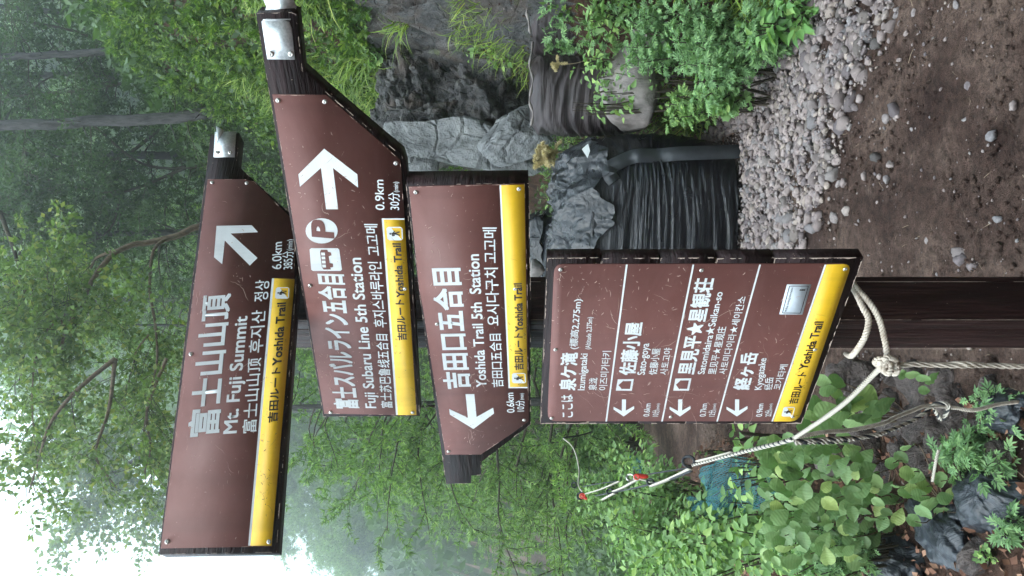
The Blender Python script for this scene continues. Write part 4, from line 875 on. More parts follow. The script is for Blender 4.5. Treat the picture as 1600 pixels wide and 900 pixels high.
A = Acc(); n = 13000; xx = RNG.uniform(-.5, 2.3, n); yy = RNG.uniform(2.7, 7, n); ok = RNG.random(n) < gravel_density(xx, yy) + .06; xx, yy = xx[ok], yy[ok]; n = len(xx)
scatter(A, (rock_mesh(1, 9, (1, .8, .6), 5, .2, 2)[0], [rock_mesh(1, 9)[1]]), np.stack([xx, yy, terrain(xx, yy) + .012 + .03 * RNG.random(n)], 1), rnd_dirs(n, (0, 1, 0), .8), rnd_dirs(n, (0, 0, 1), .4), .004 + .007 * RNG.random(n))
obj('grit', A.mesh('grit'), 'stone', kind='stuff')
# litter: pebbles, straws, needles
A = Acc(); n = 2600; xx = RNG.uniform(-1.2, 2.2, n); yy = 2.1 + 5.5 * RNG.random(n) ** 1.5; zz_ = terrain(xx, yy); C = np.stack([xx, yy, zz_ + .003], 1); V0, F0 = ico(1); scatter(A, (V0 * np.array([1, .8, .6]), [F0]), C, rnd_dirs(n, (0, 1, 0), .8), rnd_dirs(n, (0, 0, 1), .2), .002 + .006 * RNG.random(n) ** 2)
obj('pebbles', A.mesh('pebbles'), 'stone', kind='stuff')
A = Acc(); n = 14000; xx = RNG.uniform(-1.5, 2.2, n); yy = 2.05 + 4.5 * RNG.random(n) ** 1.3; cl_ = np.array([MN.noise(Vector((a * 3, b * 3, 5))) for a, b in zip(xx, yy)]); ok = cl_ > -.15 - .3 * RNG.random(n); xx, yy = xx[ok], yy[ok]; n = len(xx)
C = np.stack([xx, yy, terrain(xx, yy) + .004], 1); Vr_, Fr_ = rock_mesh(1, 5, (1, .9, .7), 4, .3, 2); scatter(A, (Vr_, [Fr_]), C, rnd_dirs(n, (0, 1, 0), .8), rnd_dirs(n, (0, 0, 1), .3), .003 + .012 * RNG.random(n) ** 3)
obj('dirt_clods', A.mesh('dirt_clods'), 'dirt', kind='stuff')
A = Acc(); n = 420; xx = RNG.uniform(-1.2, 2.0, n); yy = 2.1 + 4.5 * RNG.random(n) ** 1.4; C = np.stack([xx, yy, terrain(xx, yy) + .012], 1); scatter(A, T([(-.012, 0, 0), (.012, 0, 0), (.03, .5, .05), (.012, .5, .06), (0, 1, 0)], [(0, 1, 2), (0, 2, 3), (3, 2, 4)]), C, rnd_dirs(n, (0, 0, 0)) * np.array([1, 1, .05]), rnd_dirs(n, (0, 0, 1), .1), .02 + .06 * RNG.random(n) ** 2)
obj('straw_litter', A.mesh('straw_litter'), 'straw', kind='stuff')
A = Acc(); n = 16000; yy = 2.0 + 4.5 * RNG.random(n); ex_ = np.interp(yy, EDGE[:, 1], EDGE[:, 0]); fx_ = np.interp(yy, FOOT[:, 1], FOOT[:, 0]); side = RNG.random(n) < .75; xx = np.where(side, ex_ + .35 - RNG.random(n) * 2.0, fx_ - .15 + RNG.random(n) * .6)
C = np.stack([xx, yy, terrain(xx, yy) + .015 + .02 * RNG.random(n)], 1); scatter(A, T([(-.05, 0, 0), (.05, 0, 0), (0, 1, .02)], [(0, 1, 2)]), C, rnd_dirs(n, (0, 0, 0)) * np.array([1, 1, .25]), rnd_dirs(n, (0, 0, 1), .3), .02 + .05 * RNG.random(n))
n = 5000; yy = 2.2 + 4.3 * RNG.random(n); ex_ = np.interp(yy, SOILB[:, 1], SOILB[:, 0]); xx = ex_ + .1 - RNG.random(n) * 1.6; C = np.stack([xx, yy, terrain(xx, yy) + .02 + .03 * RNG.random(n)], 1); scatter(A, LEAF2, C, rnd_dirs(n, (0, 0, 0)) * np.array([1, 1, .3]), rnd_dirs(n, (0, -.2, .8), .5), .018 + .028 * RNG.random(n))
obj('dead_needles', A.mesh('dead_needles'), 'mulch', kind='stuff')

# ------------------------------------------------------------------ ground cover on the bank
def bank_points(n, y0, y1, s0, s1):
    y = RNG.uniform(y0, y1, n); x = np.interp(y, FOOT[:, 1], FOOT[:, 0]) + RNG.uniform(s0, s1, n); return x, y, terrain(x, y)
def pix(x, y, z): return 800 + (EYE - z) / y * F, 450 - x / y * F
def in_rock(px, py): return (px > 575) & (px < 850) & (py < 262) & (py > -140) & ~((px < 600 + .3 * (py - 130)) & (py > 130))
def cover(name, n, y0, y1, s0, s1, tmpl, size, matn, lift=.06, up=(-.5, -.5, .8), spread=.6, clump=1.2, thr=-.1, excl=True):
    x, y, z = bank_points(n, y0, y1, s0, s1); c_ = np.array([MN.noise(Vector((a * clump, b * clump, c * clump))) for a, b, c in zip(x, y, z)]); z = z + lift * (RNG.random(n) + 1.5 * np.clip(c_, 0, 1)); px_, py_ = pix(x, y, z)
    ok = (c_ > thr) & ((y < 3.2) | ((px_ > -500) & (px_ < 2600) & (py_ > -1100) & (py_ < 1500)))
    if excl: ok &= ~in_rock(px_, py_)
    x, y, z = x[ok], y[ok], z[ok]; m_ = len(x); A = Acc(); nr = rnd_dirs(m_, up, spread); dr = rnd_dirs(m_, (-.25, -.35, .15), .8)
    scatter(A, tmpl, np.stack([x, y, z], 1), dr, nr, size * (.6 + .8 * RNG.random(m_))); return obj(name, A.mesh(name), matn, kind='stuff')
cover('ground_cover', 60000, 5.5, 17, 1.0, 6.5, LEAF2, .055, 'leaf_bank', .22, thr=-.12, clump=1.8, spread=.8)
cover('ground_cover', 26000, 5.5, 15, 1.0, 5.5, LEAF2, .06, 'leaf_dark', .10, thr=-.6, spread=.9)
cover('ground_cover', 26000, 6, 10.5, .9, 3.6, LOBED, .11, 'leaf_bank', .26, thr=-.05, clump=2.3, spread=.8)
cover('ground_cover', 14000, 4, 9, .1, 1.3, LEAF2, .045, 'leaf_bank', .08, thr=.0)
cover('ground_cover', 22000, 1.0, 6.6, .35, 2.6, LOBED, .07, 'leaf_mug', .16, thr=-.25, clump=2.5, spread=.7)
cover('ground_cover', 30000, -2, 6, 1.0, 7, LEAF2, .06, 'leaf_bank', .2, thr=-.3)
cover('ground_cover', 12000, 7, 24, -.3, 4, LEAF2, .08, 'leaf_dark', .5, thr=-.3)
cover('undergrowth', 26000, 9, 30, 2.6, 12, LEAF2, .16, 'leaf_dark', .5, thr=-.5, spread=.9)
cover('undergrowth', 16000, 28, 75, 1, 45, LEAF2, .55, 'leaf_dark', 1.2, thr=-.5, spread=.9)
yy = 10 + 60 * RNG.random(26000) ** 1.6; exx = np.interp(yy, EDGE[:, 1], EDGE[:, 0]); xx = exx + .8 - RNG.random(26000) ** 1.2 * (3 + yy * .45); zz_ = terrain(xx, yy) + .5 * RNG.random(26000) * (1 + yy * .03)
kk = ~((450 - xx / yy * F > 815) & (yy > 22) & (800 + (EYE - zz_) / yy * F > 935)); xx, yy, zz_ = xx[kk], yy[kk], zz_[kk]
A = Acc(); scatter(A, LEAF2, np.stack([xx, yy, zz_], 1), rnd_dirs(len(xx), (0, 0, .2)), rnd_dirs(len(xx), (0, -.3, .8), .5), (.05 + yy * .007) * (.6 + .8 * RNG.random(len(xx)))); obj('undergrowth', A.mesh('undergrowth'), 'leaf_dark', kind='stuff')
def grass(n, y0, y1, s0, s1, size, thr=.0, cond=None, name='grass'):
    x, y, z = bank_points(n, y0, y1, s0, s1); c_ = np.array([MN.noise(Vector((a * 1.4 + 9, b * 1.4, c * 1.4))) for a, b, c in zip(x, y, z)]); px_, py_ = pix(x, y, z); ok = c_ > thr
    if cond: ok &= cond(px_, py_)
    x, y, z = x[ok], y[ok], z[ok]; m_ = len(x); A = Acc(); scatter(A, BLADE, np.stack([x, y, z], 1), rnd_dirs(m_, (-.5, -.45, .75), .35), rnd_dirs(m_, (-.4, -.6, .6), .25), size * (.5 + RNG.random(m_))); return obj(name, A.mesh(name), 'grass', kind='stuff')
grass(30000, 6, 9.5, 1.0, 2.6, .30, .02, lambda a, b: (a > 380) & (a < 640) & (b < 300))
grass(9000, 5.5, 8.5, .5, 2.2, .16, .25, lambda a, b: (a > 560) & (a < 830) & (b < 250))
grass(5000, 4.2, 6.5, .0, 1.2, .22, .1, lambda a, b: (a > 950) & (b < 200))

# ------------------------------------------------------------------ plants
def bush(name, px, py, d_, rad, n_leaf, size, tmpl, matn, label, cat='plant', group=None, stems=10, seed=0, root=None, up=(0, -.35, .8), stem_m='twig', twigs=0):
    """stems rise from the root to leaf clusters that fill an uneven ellipsoid round the given point"""
    g = np.random.default_rng(seed + 1000); c_ = np.array(at(px, py, d_)); rx, ry, rz = rad; rt = np.array(root) if root is not None else np.array([c_[0], c_[1] + .1, tz(c_[0], c_[1] + .1)])
    t = thing(name, tuple(rt), label, cat, group); ends = []; A = Acc()
    for i in range(stems):
        v = g.normal(size=3); v /= np.linalg.norm(v); e = c_ + v * np.array([rx, ry, rz]) * g.uniform(.55, 1.0); mid = rt * .35 + e * .65 + np.array([0, 0, .12 * np.linalg.norm(e - rt)]) * g.uniform(.2, 1)
        P = smooth_path([Vector(rt + g.normal(size=3) * .02), Vector(mid), Vector(e)], 9); A.tube(P, np.linspace(.006, .0018, 9) * (1 + rz), 4, False); ends.append(P)
    C, Dr, N_ = [], [], []
    for i in range(n_leaf):
        P = ends[g.integers(stems)]; k_ = g.uniform(3.0, 8); j = int(k_); p = P[j] * (1 - (k_ - j)) + P[min(8, j + 1)] * (k_ - j); v = g.normal(size=3); v /= np.linalg.norm(v); ln = g.random() ** .7
        C.append(p + v * ln * np.array([rx, ry, rz]) * .42); Dr.append(v * np.array([1, 1, .5]) + np.array([0, -.2, -.15])); N_.append(np.array(up) + g.normal(size=3) * .5)
    B = Acc(); scatter(B, tmpl, C, np.array(Dr), np.array(N_), size * (.55 + .75 * g.random(n_leaf)))
    obj('stems', A.mesh('stems'), stem_m, t, kind='stuff'); obj('foliage', B.mesh('foliage'), matn, t, kind='stuff'); return t
# right hand weeds along the bank foot
BR = [(1000, 70, 4.9, (.22, .2, .16), 420, .06, LOBED, 'leaf_mug', 'mugwort clump just below the pale sack'), (1080, 60, 4.6, (.26, .22, .20), 700, .06, LOBED, 'leaf_mug', 'broad mugwort clump at the right edge of the bank'),
      (1110, 110, 4.5, (.22, .2, .18), 500, .06, LOBED, 'leaf_mug', 'mugwort clump above the gravel and right of the black bag'), (1180, 50, 4.3, (.22, .2, .15), 420, .06, LOBED, 'leaf_mug', 'grey green mugwort clump above the stones'),
      (1060, 165, 4.9, (.16, .15, .12), 260, .06, LOBED, 'leaf_bush', 'leafy clump touching the side of the black bag'), (1120, 150, 4.6, (.14, .12, .09), 110, .07, TREF, 'leaf_bush', 'three lobed clover like plant beside the black bag'),
      (1215, 30, 4.1, (.17, .16, .13), 110, .075, OVATE, 'leaf_big', 'light green broad leaved weed hanging over the stones'), (1245, 10, 4.0, (.14, .12, .08), 60, .07, OVATE, 'leaf_big', 'broad leaved weed at the right edge above the gravel'),
      (925, 100, 5.2, (.22, .1, .13), 210, .05, OVATE, 'leaf_bush', 'bright yellow green plant growing over the old sack'), (940, 25, 5.1, (.18, .1, .15), 200, .055, OVATE, 'leaf_bush', 'plant growing between the two old sacks'),
      (955, 130, 5.1, (.15, .1, .10), 110, .05, OVATE, 'leaf_bush', 'pale leafy sprig at the lower corner of the old sack'), (915, 165, 5.2, (.08, .06, .12), 26, .06, OVATE, 'leaf_bush', 'single sprig with few leaves on the dark sack'),
      (780, 80, 6.3, (.18, .15, .22), 150, .06, OVATE, 'leaf_bush', 'bright weed growing out of the rock crack'), (790, 25, 6.2, (.12, .12, .15), 90, .06, OVATE, 'leaf_bush', 'small weed beside the dark rock at the right edge'),
      (590, 20, 7.2, (.20, .15, .10), 110, .08, OVATE, 'leaf_bush', 'leafy weed over the outcrop at the right edge'), (580, 88, 7.0, (.10, .1, .08), 50, .07, TREF, 'leaf_bush', 'small lobed weed on the outcrop ledge'),
      (870, 290, 6.6, (.20, .2, .20), 340, .06, LOBED, 'leaf_bush', 'leafy weeds behind the black bag beside the sign'), (855, 215, 6.4, (.14, .14, .10), 120, .06, LOBED, 'leaf_bush', 'leafy weeds between the slab and the black bag'),
      (860, 320, 7.0, (.18, .2, .22), 300, .05, LEAF2, 'leaf_dark', 'dark weeds over the further black bag')]
for i, (px_, py_, d_, rad, nl, sz, tm, mt, lb) in enumerate(BR): bush('weed', px_, py_, d_, rad, nl, sz, tm, mt, lb, 'plant', 'weeds on the bank', 12, i)
# plumes
def plume(px, py, d_, size, label, seed, drop=.5):
    g = np.random.default_rng(seed); c_ = np.array(at(px, py, d_)); t = thing('dry_plume', tuple(c_ - np.array([0, 0, drop])), label, 'plant', 'dry flower plumes'); A = Acc(); B = Acc()
    A.tube(smooth_path([Vector(c_ + np.array([.1, .15, -drop])), Vector(c_ + np.array([.02, .05, -drop * .4])), Vector(c_)], 8), .003, 4); obj('stem', A.mesh('stem'), 'straw', t)
    for k_ in range(9):
        dv = g.normal(size=3) * np.array([1, .5, .8]) + np.array([0, -.2, .6]); dv /= np.linalg.norm(dv); P = smooth_path([Vector(c_), Vector(c_ + dv * size * .6), Vector(c_ + dv * size + np.array([0, 0, -.2 * size]))], 14)
        B.tube(P, .0025, 3, False); scatter(B, TUFT, np.repeat(P, 5, 0) + g.normal(size=(70, 3)) * .004, g.normal(size=(70, 3)), g.normal(size=(70, 3)), size * .16)
    obj('flower_head', B.mesh('flower_head'), 'seedhead', t)
plume(572, 38, 6.8, .12, 'dry cream flower plume above the outcrop by the right edge', 1); plume(858, 250, 5.9, .15, 'large dry cream flower plume beside the black bag', 2); plume(868, 238, 5.95, .10, 'smaller dry plume next to the large plume by the bag', 5); plume(873, 100, 5.3, .06, 'small dry flower plume lying on the old sack', 3, .3)
# left hand bushes
BL = [(985, 800, 5.6, (.42, .4, .24), 1500, .055, LEAF2, 'leaf_bush', 'leafy bush above the shaded net at the left'), (1010, 870, 5.2, (.36, .4, .30), 1400, .055, LEAF2, 'leaf_bush', 'leafy bush at the left edge by the dark far path'),
      (1060, 860, 4.8, (.32, .3, .28), 1000, .058, OVATE, 'leaf_bush', 'bright leafy bush left of the teal net'), (1130, 870, 4.1, (.30, .3, .26), 650, .058, OVATE, 'leaf_bush', 'dense bush at the left edge below the teal net'),
      (1090, 800, 5.3, (.18, .2, .14), 90, .07, OVATE, 'leaf_bush', 'sparse sprigs in front of the teal net'), (1185, 800, 3.9, (.20, .2, .18), 190, .062, OVATE, 'leaf_bush', 'bright bush between teal net and broad leaves'),
      (1165, 740, 3.6, (.13, .15, .17), 70, .062, OVATE, 'leaf_bush', 'sprigs crossing behind the striped rope'), (1200, 870, 3.6, (.20, .2, .24), 380, .062, OVATE, 'leaf_bush', 'leafy bush at the left edge beside the broad leaves'),
      (925, 700, 9.5, (.55, .5, .30), 1300, .07, LEAF2, 'leaf_bush', 'low bushes at the far path edge left of the board'), (940, 770, 7.6, (.4, .4, .3), 1100, .065, LEAF2, 'leaf_bush', 'bush around the far clips of the barrier line'),
      (905, 650, 11, (.6, .5, .5), 1100, .08, LEAF2, 'leaf_dark', 'darker bushes behind the board at the far path edge'), (1035, 770, 6, (.25, .25, .14), 320, .05, OVATE, 'leaf_bush', 'low bush below the long white strap'),
      (1105, 710, 5.4, (.05, .05, .08), 16, .05, OVATE, 'leaf_bush', 'tiny sprig on the bare dirt above the rope'), (1150, 690, 4.2, (.10, .1, .10), 26, .06, OVATE, 'leaf_bush', 'upright pale sprig above the striped rope'),
      (1270, 850, 3.1, (.16, .16, .2), 260, .05, LOBED, 'leaf_mug', 'feathery weeds under the broad leaves at the left edge'), (1300, 880, 3.0, (.1, .1, .1), 100, .05, LOBED, 'leaf_mug', 'feathery weed tuft at the left edge'),
      (1555, 640, 2.3, (.06, .07, .07), 70, .045, LOBED, 'leaf_mug', 'mugwort sprig touching the hanging rope'), (1540, 700, 2.3, (.10, .1, .12), 200, .048, LOBED, 'leaf_mug', 'mugwort clump at the bottom left over the rocks'),
      (1500, 725, 2.35, (.07, .08, .10), 90, .045, LOBED, 'leaf_mug', 'smaller mugwort sprig above the creased sandbag'), (1590, 830, 2.3, (.05, .06, .06), 50, .045, LOBED, 'leaf_mug', 'mugwort sprig in the lowest left corner'),
      (1335, 690, 2.5, (.03, .03, .04), 14, .04, LOBED, 'leaf_bush', 'small feathery sprig under the slack ropes'), (1545, 875, 2.5, (.03, .03, .03), 10, .035, TREF, 'leaf_bush', 'tiny clover on the red soil at the left edge')]
for i, (px_, py_, d_, rad, nl, sz, tm, mt, lb) in enumerate(BL):
    if px_ > 1320: d2 = ray_ground(px_ + 25, py_) - .06; rad = tuple(q * d2 / d_ for q in rad); sz *= d2 / d_; d_ = d2
    bush('leafy_bush' if nl > 300 else 'weed', px_, py_, d_, rad, nl, sz, tm, mt, lb, 'bush' if nl > 300 else 'plant', 'plants left of the post', 12, 50 + i)
# knotweed with broad leaves: every leaf its own piece
LM = []
for i in range(5):
    g = np.random.default_rng(i); nu_, nv_ = 7, 10; V = []; Q_ = []
    for j in range(nv_ + 1):
        t_ = j / nv_; wd = .40 * math.sin(math.pi * min(1, (t_ * .95 + .03)) ** .72) * (1 - .15 * t_) if t_ < 1 else 0
        for k_ in range(nu_): s_ = (k_ / (nu_ - 1) - .5) * 2; V.append((s_ * wd, t_ + .05 * abs(s_) ** 2 * (-1 if t_ < .15 else 0), .10 * abs(s_) * wd / .4 + .012 * math.sin(t_ * 26 - abs(s_) * 3) * (1 if abs(s_) > .1 else 0) - .22 * t_ * t_ * (.5 + .3 * i) + .03 * g.normal() * abs(s_)))
    for j in range(nv_):
        for k_ in range(nu_ - 1): Q_.append((j * nu_ + k_, j * nu_ + k_ + 1, (j + 1) * nu_ + k_ + 1, (j + 1) * nu_ + k_))
    me = npmesh('leaf', np.array(V), np.array(Q_), True); LM.append(me)
def m_bigleaf():
    m = m_leaf('broad leaf', (.1, .2, .07), (.1, .2, .07), None, .28, .40); k_ = NB(m); oi = k_.n('ObjectInfo'); c = k_.ramp(oi.outputs['Random'], [(0, (.06, .12, .045)), (.35, (.17, .30, .12)), (.8, (.28, .43, .18)), (1, (.42, .52, .15))])
    v = k_.coord('Object'); c = k_.mix(k_.ramp(k_.noise(v, 3, 5, .6), [(.35, G3(0)), (.75, G3(.5))]), c, (.30, .36, .14)); 
    c = k_.mix(k_.ramp(k_.noise(v, 9, 2, .6), [(.74, G3(0)), (.76, G3(1))]), c, (.12, .06, .03)); k_.color(c)
    wv = k_.n('TexWave'); wv.inputs['Scale'].default_value = 2.2; wv.inputs['Distortion'].default_value = 3.5; wv.bands_direction = 'Y'; k_.l(v, wv.inputs['Vector']); k_.normal(k_.bump(wv.outputs['Fac'], .10, .02)); return m
M['bigleaf'] = m_bigleaf()
for me in LM: me.materials.append(M['bigleaf'])
def knot_leaves(t, spots, d0, size, seed, nrm=(0, -.7, .65)):
    g = random.Random(seed); A = Acc(); rt = t.location
    for i, (px_, py_, ang, sc) in enumerate(spots):
        d_ = d0 + g.uniform(-.18, .18); c_ = at(px_, py_, d_); dr = Vector((-math.sin(ang), g.uniform(-.25, .15), -math.cos(ang))); n_ = Vector(nrm) + Vector((g.uniform(-.65, .65), g.uniform(-.4, .4), g.uniform(-.5, .5)))
        Fm = frames(np.array([dr[:]]), np.array([n_[:]]))[0]; o = bpy.data.objects.new('leaf', LM[i % 5]); COL.objects.link(o); o.parent = t; o.matrix_parent_inverse = Matrix.Translation(-t.location)
        Mx = Matrix([list(r_) + [0] for r_ in Fm] + [[0, 0, 0, 1]]); Mx.translation = c_ - dr.normalized() * size * sc * .5; o.matrix_basis = Mx @ Matrix.Scale(size * sc, 4)
    return t
g = random.Random(5)
t = thing('knotweed', (-.98, 3.25, tz(-.98, 3.25)), 'broad leaved knotweed with big round leaves on reddish stems left of the board', 'plant'); spots = []; tries = 0
while len(spots) < 165 and tries < 9000:
    tries += 1; x, y = g.uniform(1195, 1405), g.uniform(685, 880)
    if (x - 1200) / 200 > 1.1 - abs(y - 790) / 230 : continue
    if any((x - a) ** 2 + (y - b_) ** 2 < 10.5 ** 2 for a, b_, _, _ in spots): continue
    spots.append((x, y, g.gauss(0, .8), g.uniform(.6, 1.3)))
knot_leaves(t, spots, 2.9, .066, 3)
A = Acc()
for i in range(16):
    a_ = spots[g.randrange(len(spots))]; P = smooth_path([t.location + Vector((g.uniform(-.1, .1), g.uniform(-.1, .1), .02)), at(a_[0] + 40, a_[1] - 10, 3.05), at(a_[0], a_[1], 2.9)], 10); A.tube(P, np.linspace(.004, .0015, 10), 5)
obj('stems', A.mesh('stems', True), 'bark_brown', t)
t2 = thing('knotweed', (-.52, 3.05, tz(-.52, 3.05)), 'smaller knotweed with bright leaves behind the taut white rope', 'plant')
sp2 = [(1287, 595, .3, .7), (1310, 597, .2, .9), (1296, 610, 0, .8), (1312, 618, .4, .9), (1280, 632, 0, 1.1), (1292, 640, -.4, 1), (1272, 650, 0, .8), (1345, 632, -.5, 1.0), (1358, 617, .5, 1.1), (1338, 627, .2, .9), (1372, 639, .2, 1.1), (1385, 630, -.3, .9), (1366, 650, -.3, 1.1), (1346, 655, 0, .9), (1313, 655, 0, 1.15), (1326, 648, .6, .8), (1300, 665, 0, 1), (1262, 668, .3, 1), (1280, 672, -.3, 1), (1335, 665, .5, .8), (1320, 635, 1, .8)]
knot_leaves(t2, sp2, 2.85, .088, 4); A = Acc()
for a_ in sp2[::2]: A.tube(smooth_path([t2.location, at(a_[0] + 25, a_[1], 2.95), at(a_[0], a_[1], 2.87)], 8), np.linspace(.0035, .0012, 8), 4)
obj('stems', A.mesh('stems', True), 'bark_brown', t2)
t3 = thing('knotweed', (-.80, 2.85, tz(-.80, 2.85)), 'low broad leaved plant growing above the round dusty sandbag', 'plant')
sp3 = [(1395, 724, .2, .9), (1410, 716, .8, .9), (1420, 740, .2, 1.0), (1432, 745, .4, 1.2), (1448, 760, .1, 1.1), (1425, 763, 0, .9), (1440, 775, 0, 1), (1415, 772, .2, .8), (1470, 752, 1.2, 1.0), (1455, 790, .2, 1.1), (1480, 800, .3, 1.3), (1445, 802, .9, 1.0), (1430, 815, .6, .9), (1462, 785, .1, 1), (1420, 700, .2, .8), (1405, 760, .3, .8), (1500, 828, .4, .9), (1478, 778, -.3, .9), (1490, 770, -.2, .8)]
knot_leaves(t3, sp3, 2.62, .066, 6); A = Acc()
for a_ in sp3[::2]: A.tube(smooth_path([t3.location, at(a_[0] + 20, a_[1], 2.7), at(a_[0], a_[1], 2.63)], 8), np.linspace(.0035, .0012, 8), 4)
obj('stems', A.mesh('stems', True), 'bark_brown', t3)
t4_ = thing('seedling', tuple(at(1450, 590, 2.42)), 'small pale seedling with few leaves beside the hanging rope', 'plant'); knot_leaves(t4_, [(1428, 585, .2, .9), (1445, 592, .5, .9), (1458, 590, -.4, 1), (1406, 580, .4, .6), (1412, 586, -.6, .6), (1445, 610, .1, .7)], 2.40, .056, 8)

# ------------------------------------------------------------------ trees
def spray(acc_w, acc_l, P0, D0, L, r0, g, kind, lsize, droop=.3, level=1, dens=1.0):
    """a side branch with its twigs and leaves"""
    n_ = 7; P = [np.array(P0, float)]; d_ = np.array(D0, float); d_ /= np.linalg.norm(d_)
    for i in range(n_): d_ = d_ + g.normal(size=3) * .16 + np.array([0, 0, -droop * .12]); d_ /= np.linalg.norm(d_); P.append(P[-1] + d_ * L / n_)
    P = np.array(P); acc_w.tube(P, np.linspace(r0, r0 * .25, n_ + 1), 4 if r0 > .008 else 3, False)
    if level > 0:
        k_ = max(3, int(L / .13 * dens))
        for i in range(k_):
            t_ = g.uniform(.15, 1) * n_; j = min(n_ - 1, int(t_)); p = P[j] + (P[j + 1] - P[j]) * (t_ - j); dd = (P[j + 1] - P[j]); dd /= np.linalg.norm(dd); sd = np.cross(dd, g.normal(size=3)); sd /= np.linalg.norm(sd) + 1e-9
            spray(acc_w, acc_l, p, dd * .6 + sd * np.array([1, 1, .55]), L * g.uniform(.28, .5), r0 * .42, g, kind, lsize, droop, level - 1, dens)
    else:
        if kind == 'leaf':
            m_ = max(6, int(L / lsize * 2.2 * dens)); t_ = g.uniform(.1, 1, m_) * n_; j = np.minimum(n_ - 1, t_.astype(int)); p = P[j] + (P[j + 1] - P[j]) * (t_ - j)[:, None] + g.normal(size=(m_, 3)) * lsize * .35
            acc_l.append((p, (P[j + 1] - P[j]) * 3 + g.normal(size=(m_, 3)) * L * .4, g.normal(size=(m_, 3)) * .55 + np.array([0, -.1, .8]), lsize * g.uniform(.6, 1.25, m_)))
        else:
            m_ = max(5, int(L / lsize * 1.5 * dens)); t_ = np.linspace(.05, 1, m_) * n_; j = np.minimum(n_ - 1, t_.astype(int)); p = P[j] + (P[j + 1] - P[j]) * (t_ - j)[:, None] + g.normal(size=(m_, 3)) * lsize * .15
            acc_l.append((p, (P[j + 1] - P[j]) * 2 + g.normal(size=(m_, 3)) * .05, g.normal(size=(m_, 3)), lsize * g.uniform(.7, 1.3, m_)))
def finish(t, W_, Lv, wood, leafm, tmpl, smooth=True, wname='branches'):
    if W_.n: obj(wname, W_.mesh(wname, smooth), wood, t, kind='stuff')
    B = Acc()
    if Lv:
        C_, D_, N_, S_ = [np.concatenate([l[i] for l in Lv]) for i in range(4)]; D_ = D_ / (np.linalg.norm(D_, axis=1)[:, None] + 1e-9); scatter(B, tmpl, C_, D_, N_, S_); obj('crown', B.mesh('crown'), leafm, t, kind='stuff')
def limb_tree(name, label, limbs, g, wood, leafm, tmpl, kind='leaf', lsize=.035, n_side=14, side_len=(.5, 1.1), dens=1.0, group='trees', droop=.3, level=1, out=(-.3, -.2, .1), d_jit=.6, far=0):
    """limbs: list of (pixel path [(px,py,d)...], r0, r1, leaf_from)"""
    limbs = [([(a_, b_, c_ + far) for a_, b_, c_ in l_[0]], *l_[1:]) for l_ in limbs]; p0 = at(*limbs[0][0][0]); t = thing(name, tuple(p0), label, 'tree', group); TR = Acc(); W_ = Acc(); Lv = []
    for path, r0, r1, lf in limbs:
        P = smooth_path([at(*q) for q in path], 8 * len(path)); n_ = len(P); P = P + np.array([[MN.noise(Vector((q * .35, 3, r0 * 900))) * r0 * .5, 0, 0] for q in range(n_)]); TR.tube(P, np.linspace(r0, r1, n_), 10 if r0 > .03 else 6)
        for i in range(n_side):
            u_ = g.uniform(lf, 1) * (n_ - 1); j = min(n_ - 2, int(u_)); p = P[j] + (P[j + 1] - P[j]) * (u_ - j); dd = P[j + 1] - P[j]; dd /= np.linalg.norm(dd); sd = np.cross(dd, g.normal(size=3)); sd /= np.linalg.norm(sd) + 1e-9
            spray(W_, Lv, p, sd * np.array([1, d_jit, .6]) + dd * .35 + np.array(out), g.uniform(*side_len), min(.009, max(.004, r1 * .6)), g, kind, lsize, droop, level, dens)
    if wood == 'bark':
        for i in range(26):
            j = int(g.uniform(.12, .98) * (n_ - 1)); a_ = g.uniform(0, 6.28); dv = np.array([math.cos(a_), math.sin(a_), g.uniform(-.3, .3)]); TR.tube(np.array([P[j], P[j] + dv * (r1 + .03), P[j] + dv * (r1 + g.uniform(.05, .28)) + np.array([0, 0, -.03])]), [.016, .010, .004], 5)
    obj('trunk', TR.mesh('trunk', True), wood, t); finish(t, W_, Lv, 'twig', leafm, tmpl); return t
GT = lambda s_: np.random.default_rng(s_)
# leaning broadleaf tree whose limb rises behind the top arm
limb_tree('broadleaf_tree', 'leaning broadleaf tree with a pale brown curved limb above the top arm board', [([(470, 330, 8.4), (400, 330, 8.2), (330, 347, 8), (262, 372, 7.8), (192, 388, 7.6), (150, 428, 7.4), (128, 475, 7.2), (105, 510, 7.0), (92, 560, 6.9), (80, 610, 6.8)], .042, .009, .35),
   ([(262, 372, 7.8), (240, 392, 7.5), (234, 450, 7.2), (243, 510, 7.0), (245, 565, 6.8), (232, 625, 6.7), (222, 690, 6.6)], .018, .006, .15), ([(192, 388, 7.6), (150, 405, 7.8), (130, 450, 8), (110, 500, 8.2)], .018, .007, .2),
   ([(243, 510, 7.0), (215, 545, 7.2), (208, 570, 7.3), (190, 640, 7.4)], .010, .005, .1), ([(128, 475, 7.2), (90, 500, 7), (60, 540, 6.8), (50, 620, 6.6), (55, 700, 6.6)], .012, .005, .1), ([(105, 510, 7.0), (60, 470, 7), (20, 440, 7)], .012, .005, .1)],
   GT(1), 'bark_brown', 'leaf_oak', LEAF2, 'leaf', .062, 18, (.4, .95), 1.7)
limb_tree('broadleaf_tree', 'broadleaf tree hanging sprays of leaves before the white sky above the arms', [([(180, 560, 6.2), (120, 610, 6.0), (80, 660, 5.9), (60, 720, 5.8), (45, 770, 5.8)], .02, .006, .05), ([(180, 560, 6.2), (170, 640, 6.2), (150, 710, 6.1), (180, 760, 6)], .02, .006, .1), ([(260, 560, 6.4), (230, 640, 6.3), (235, 700, 6.2), (225, 740, 6.1)], .016, .005, .1)],
   GT(2), 'bark_brown', 'leaf_oak', LEAF2, 'leaf', .048, 12, (.3, .6), 1.5, droop=.9)
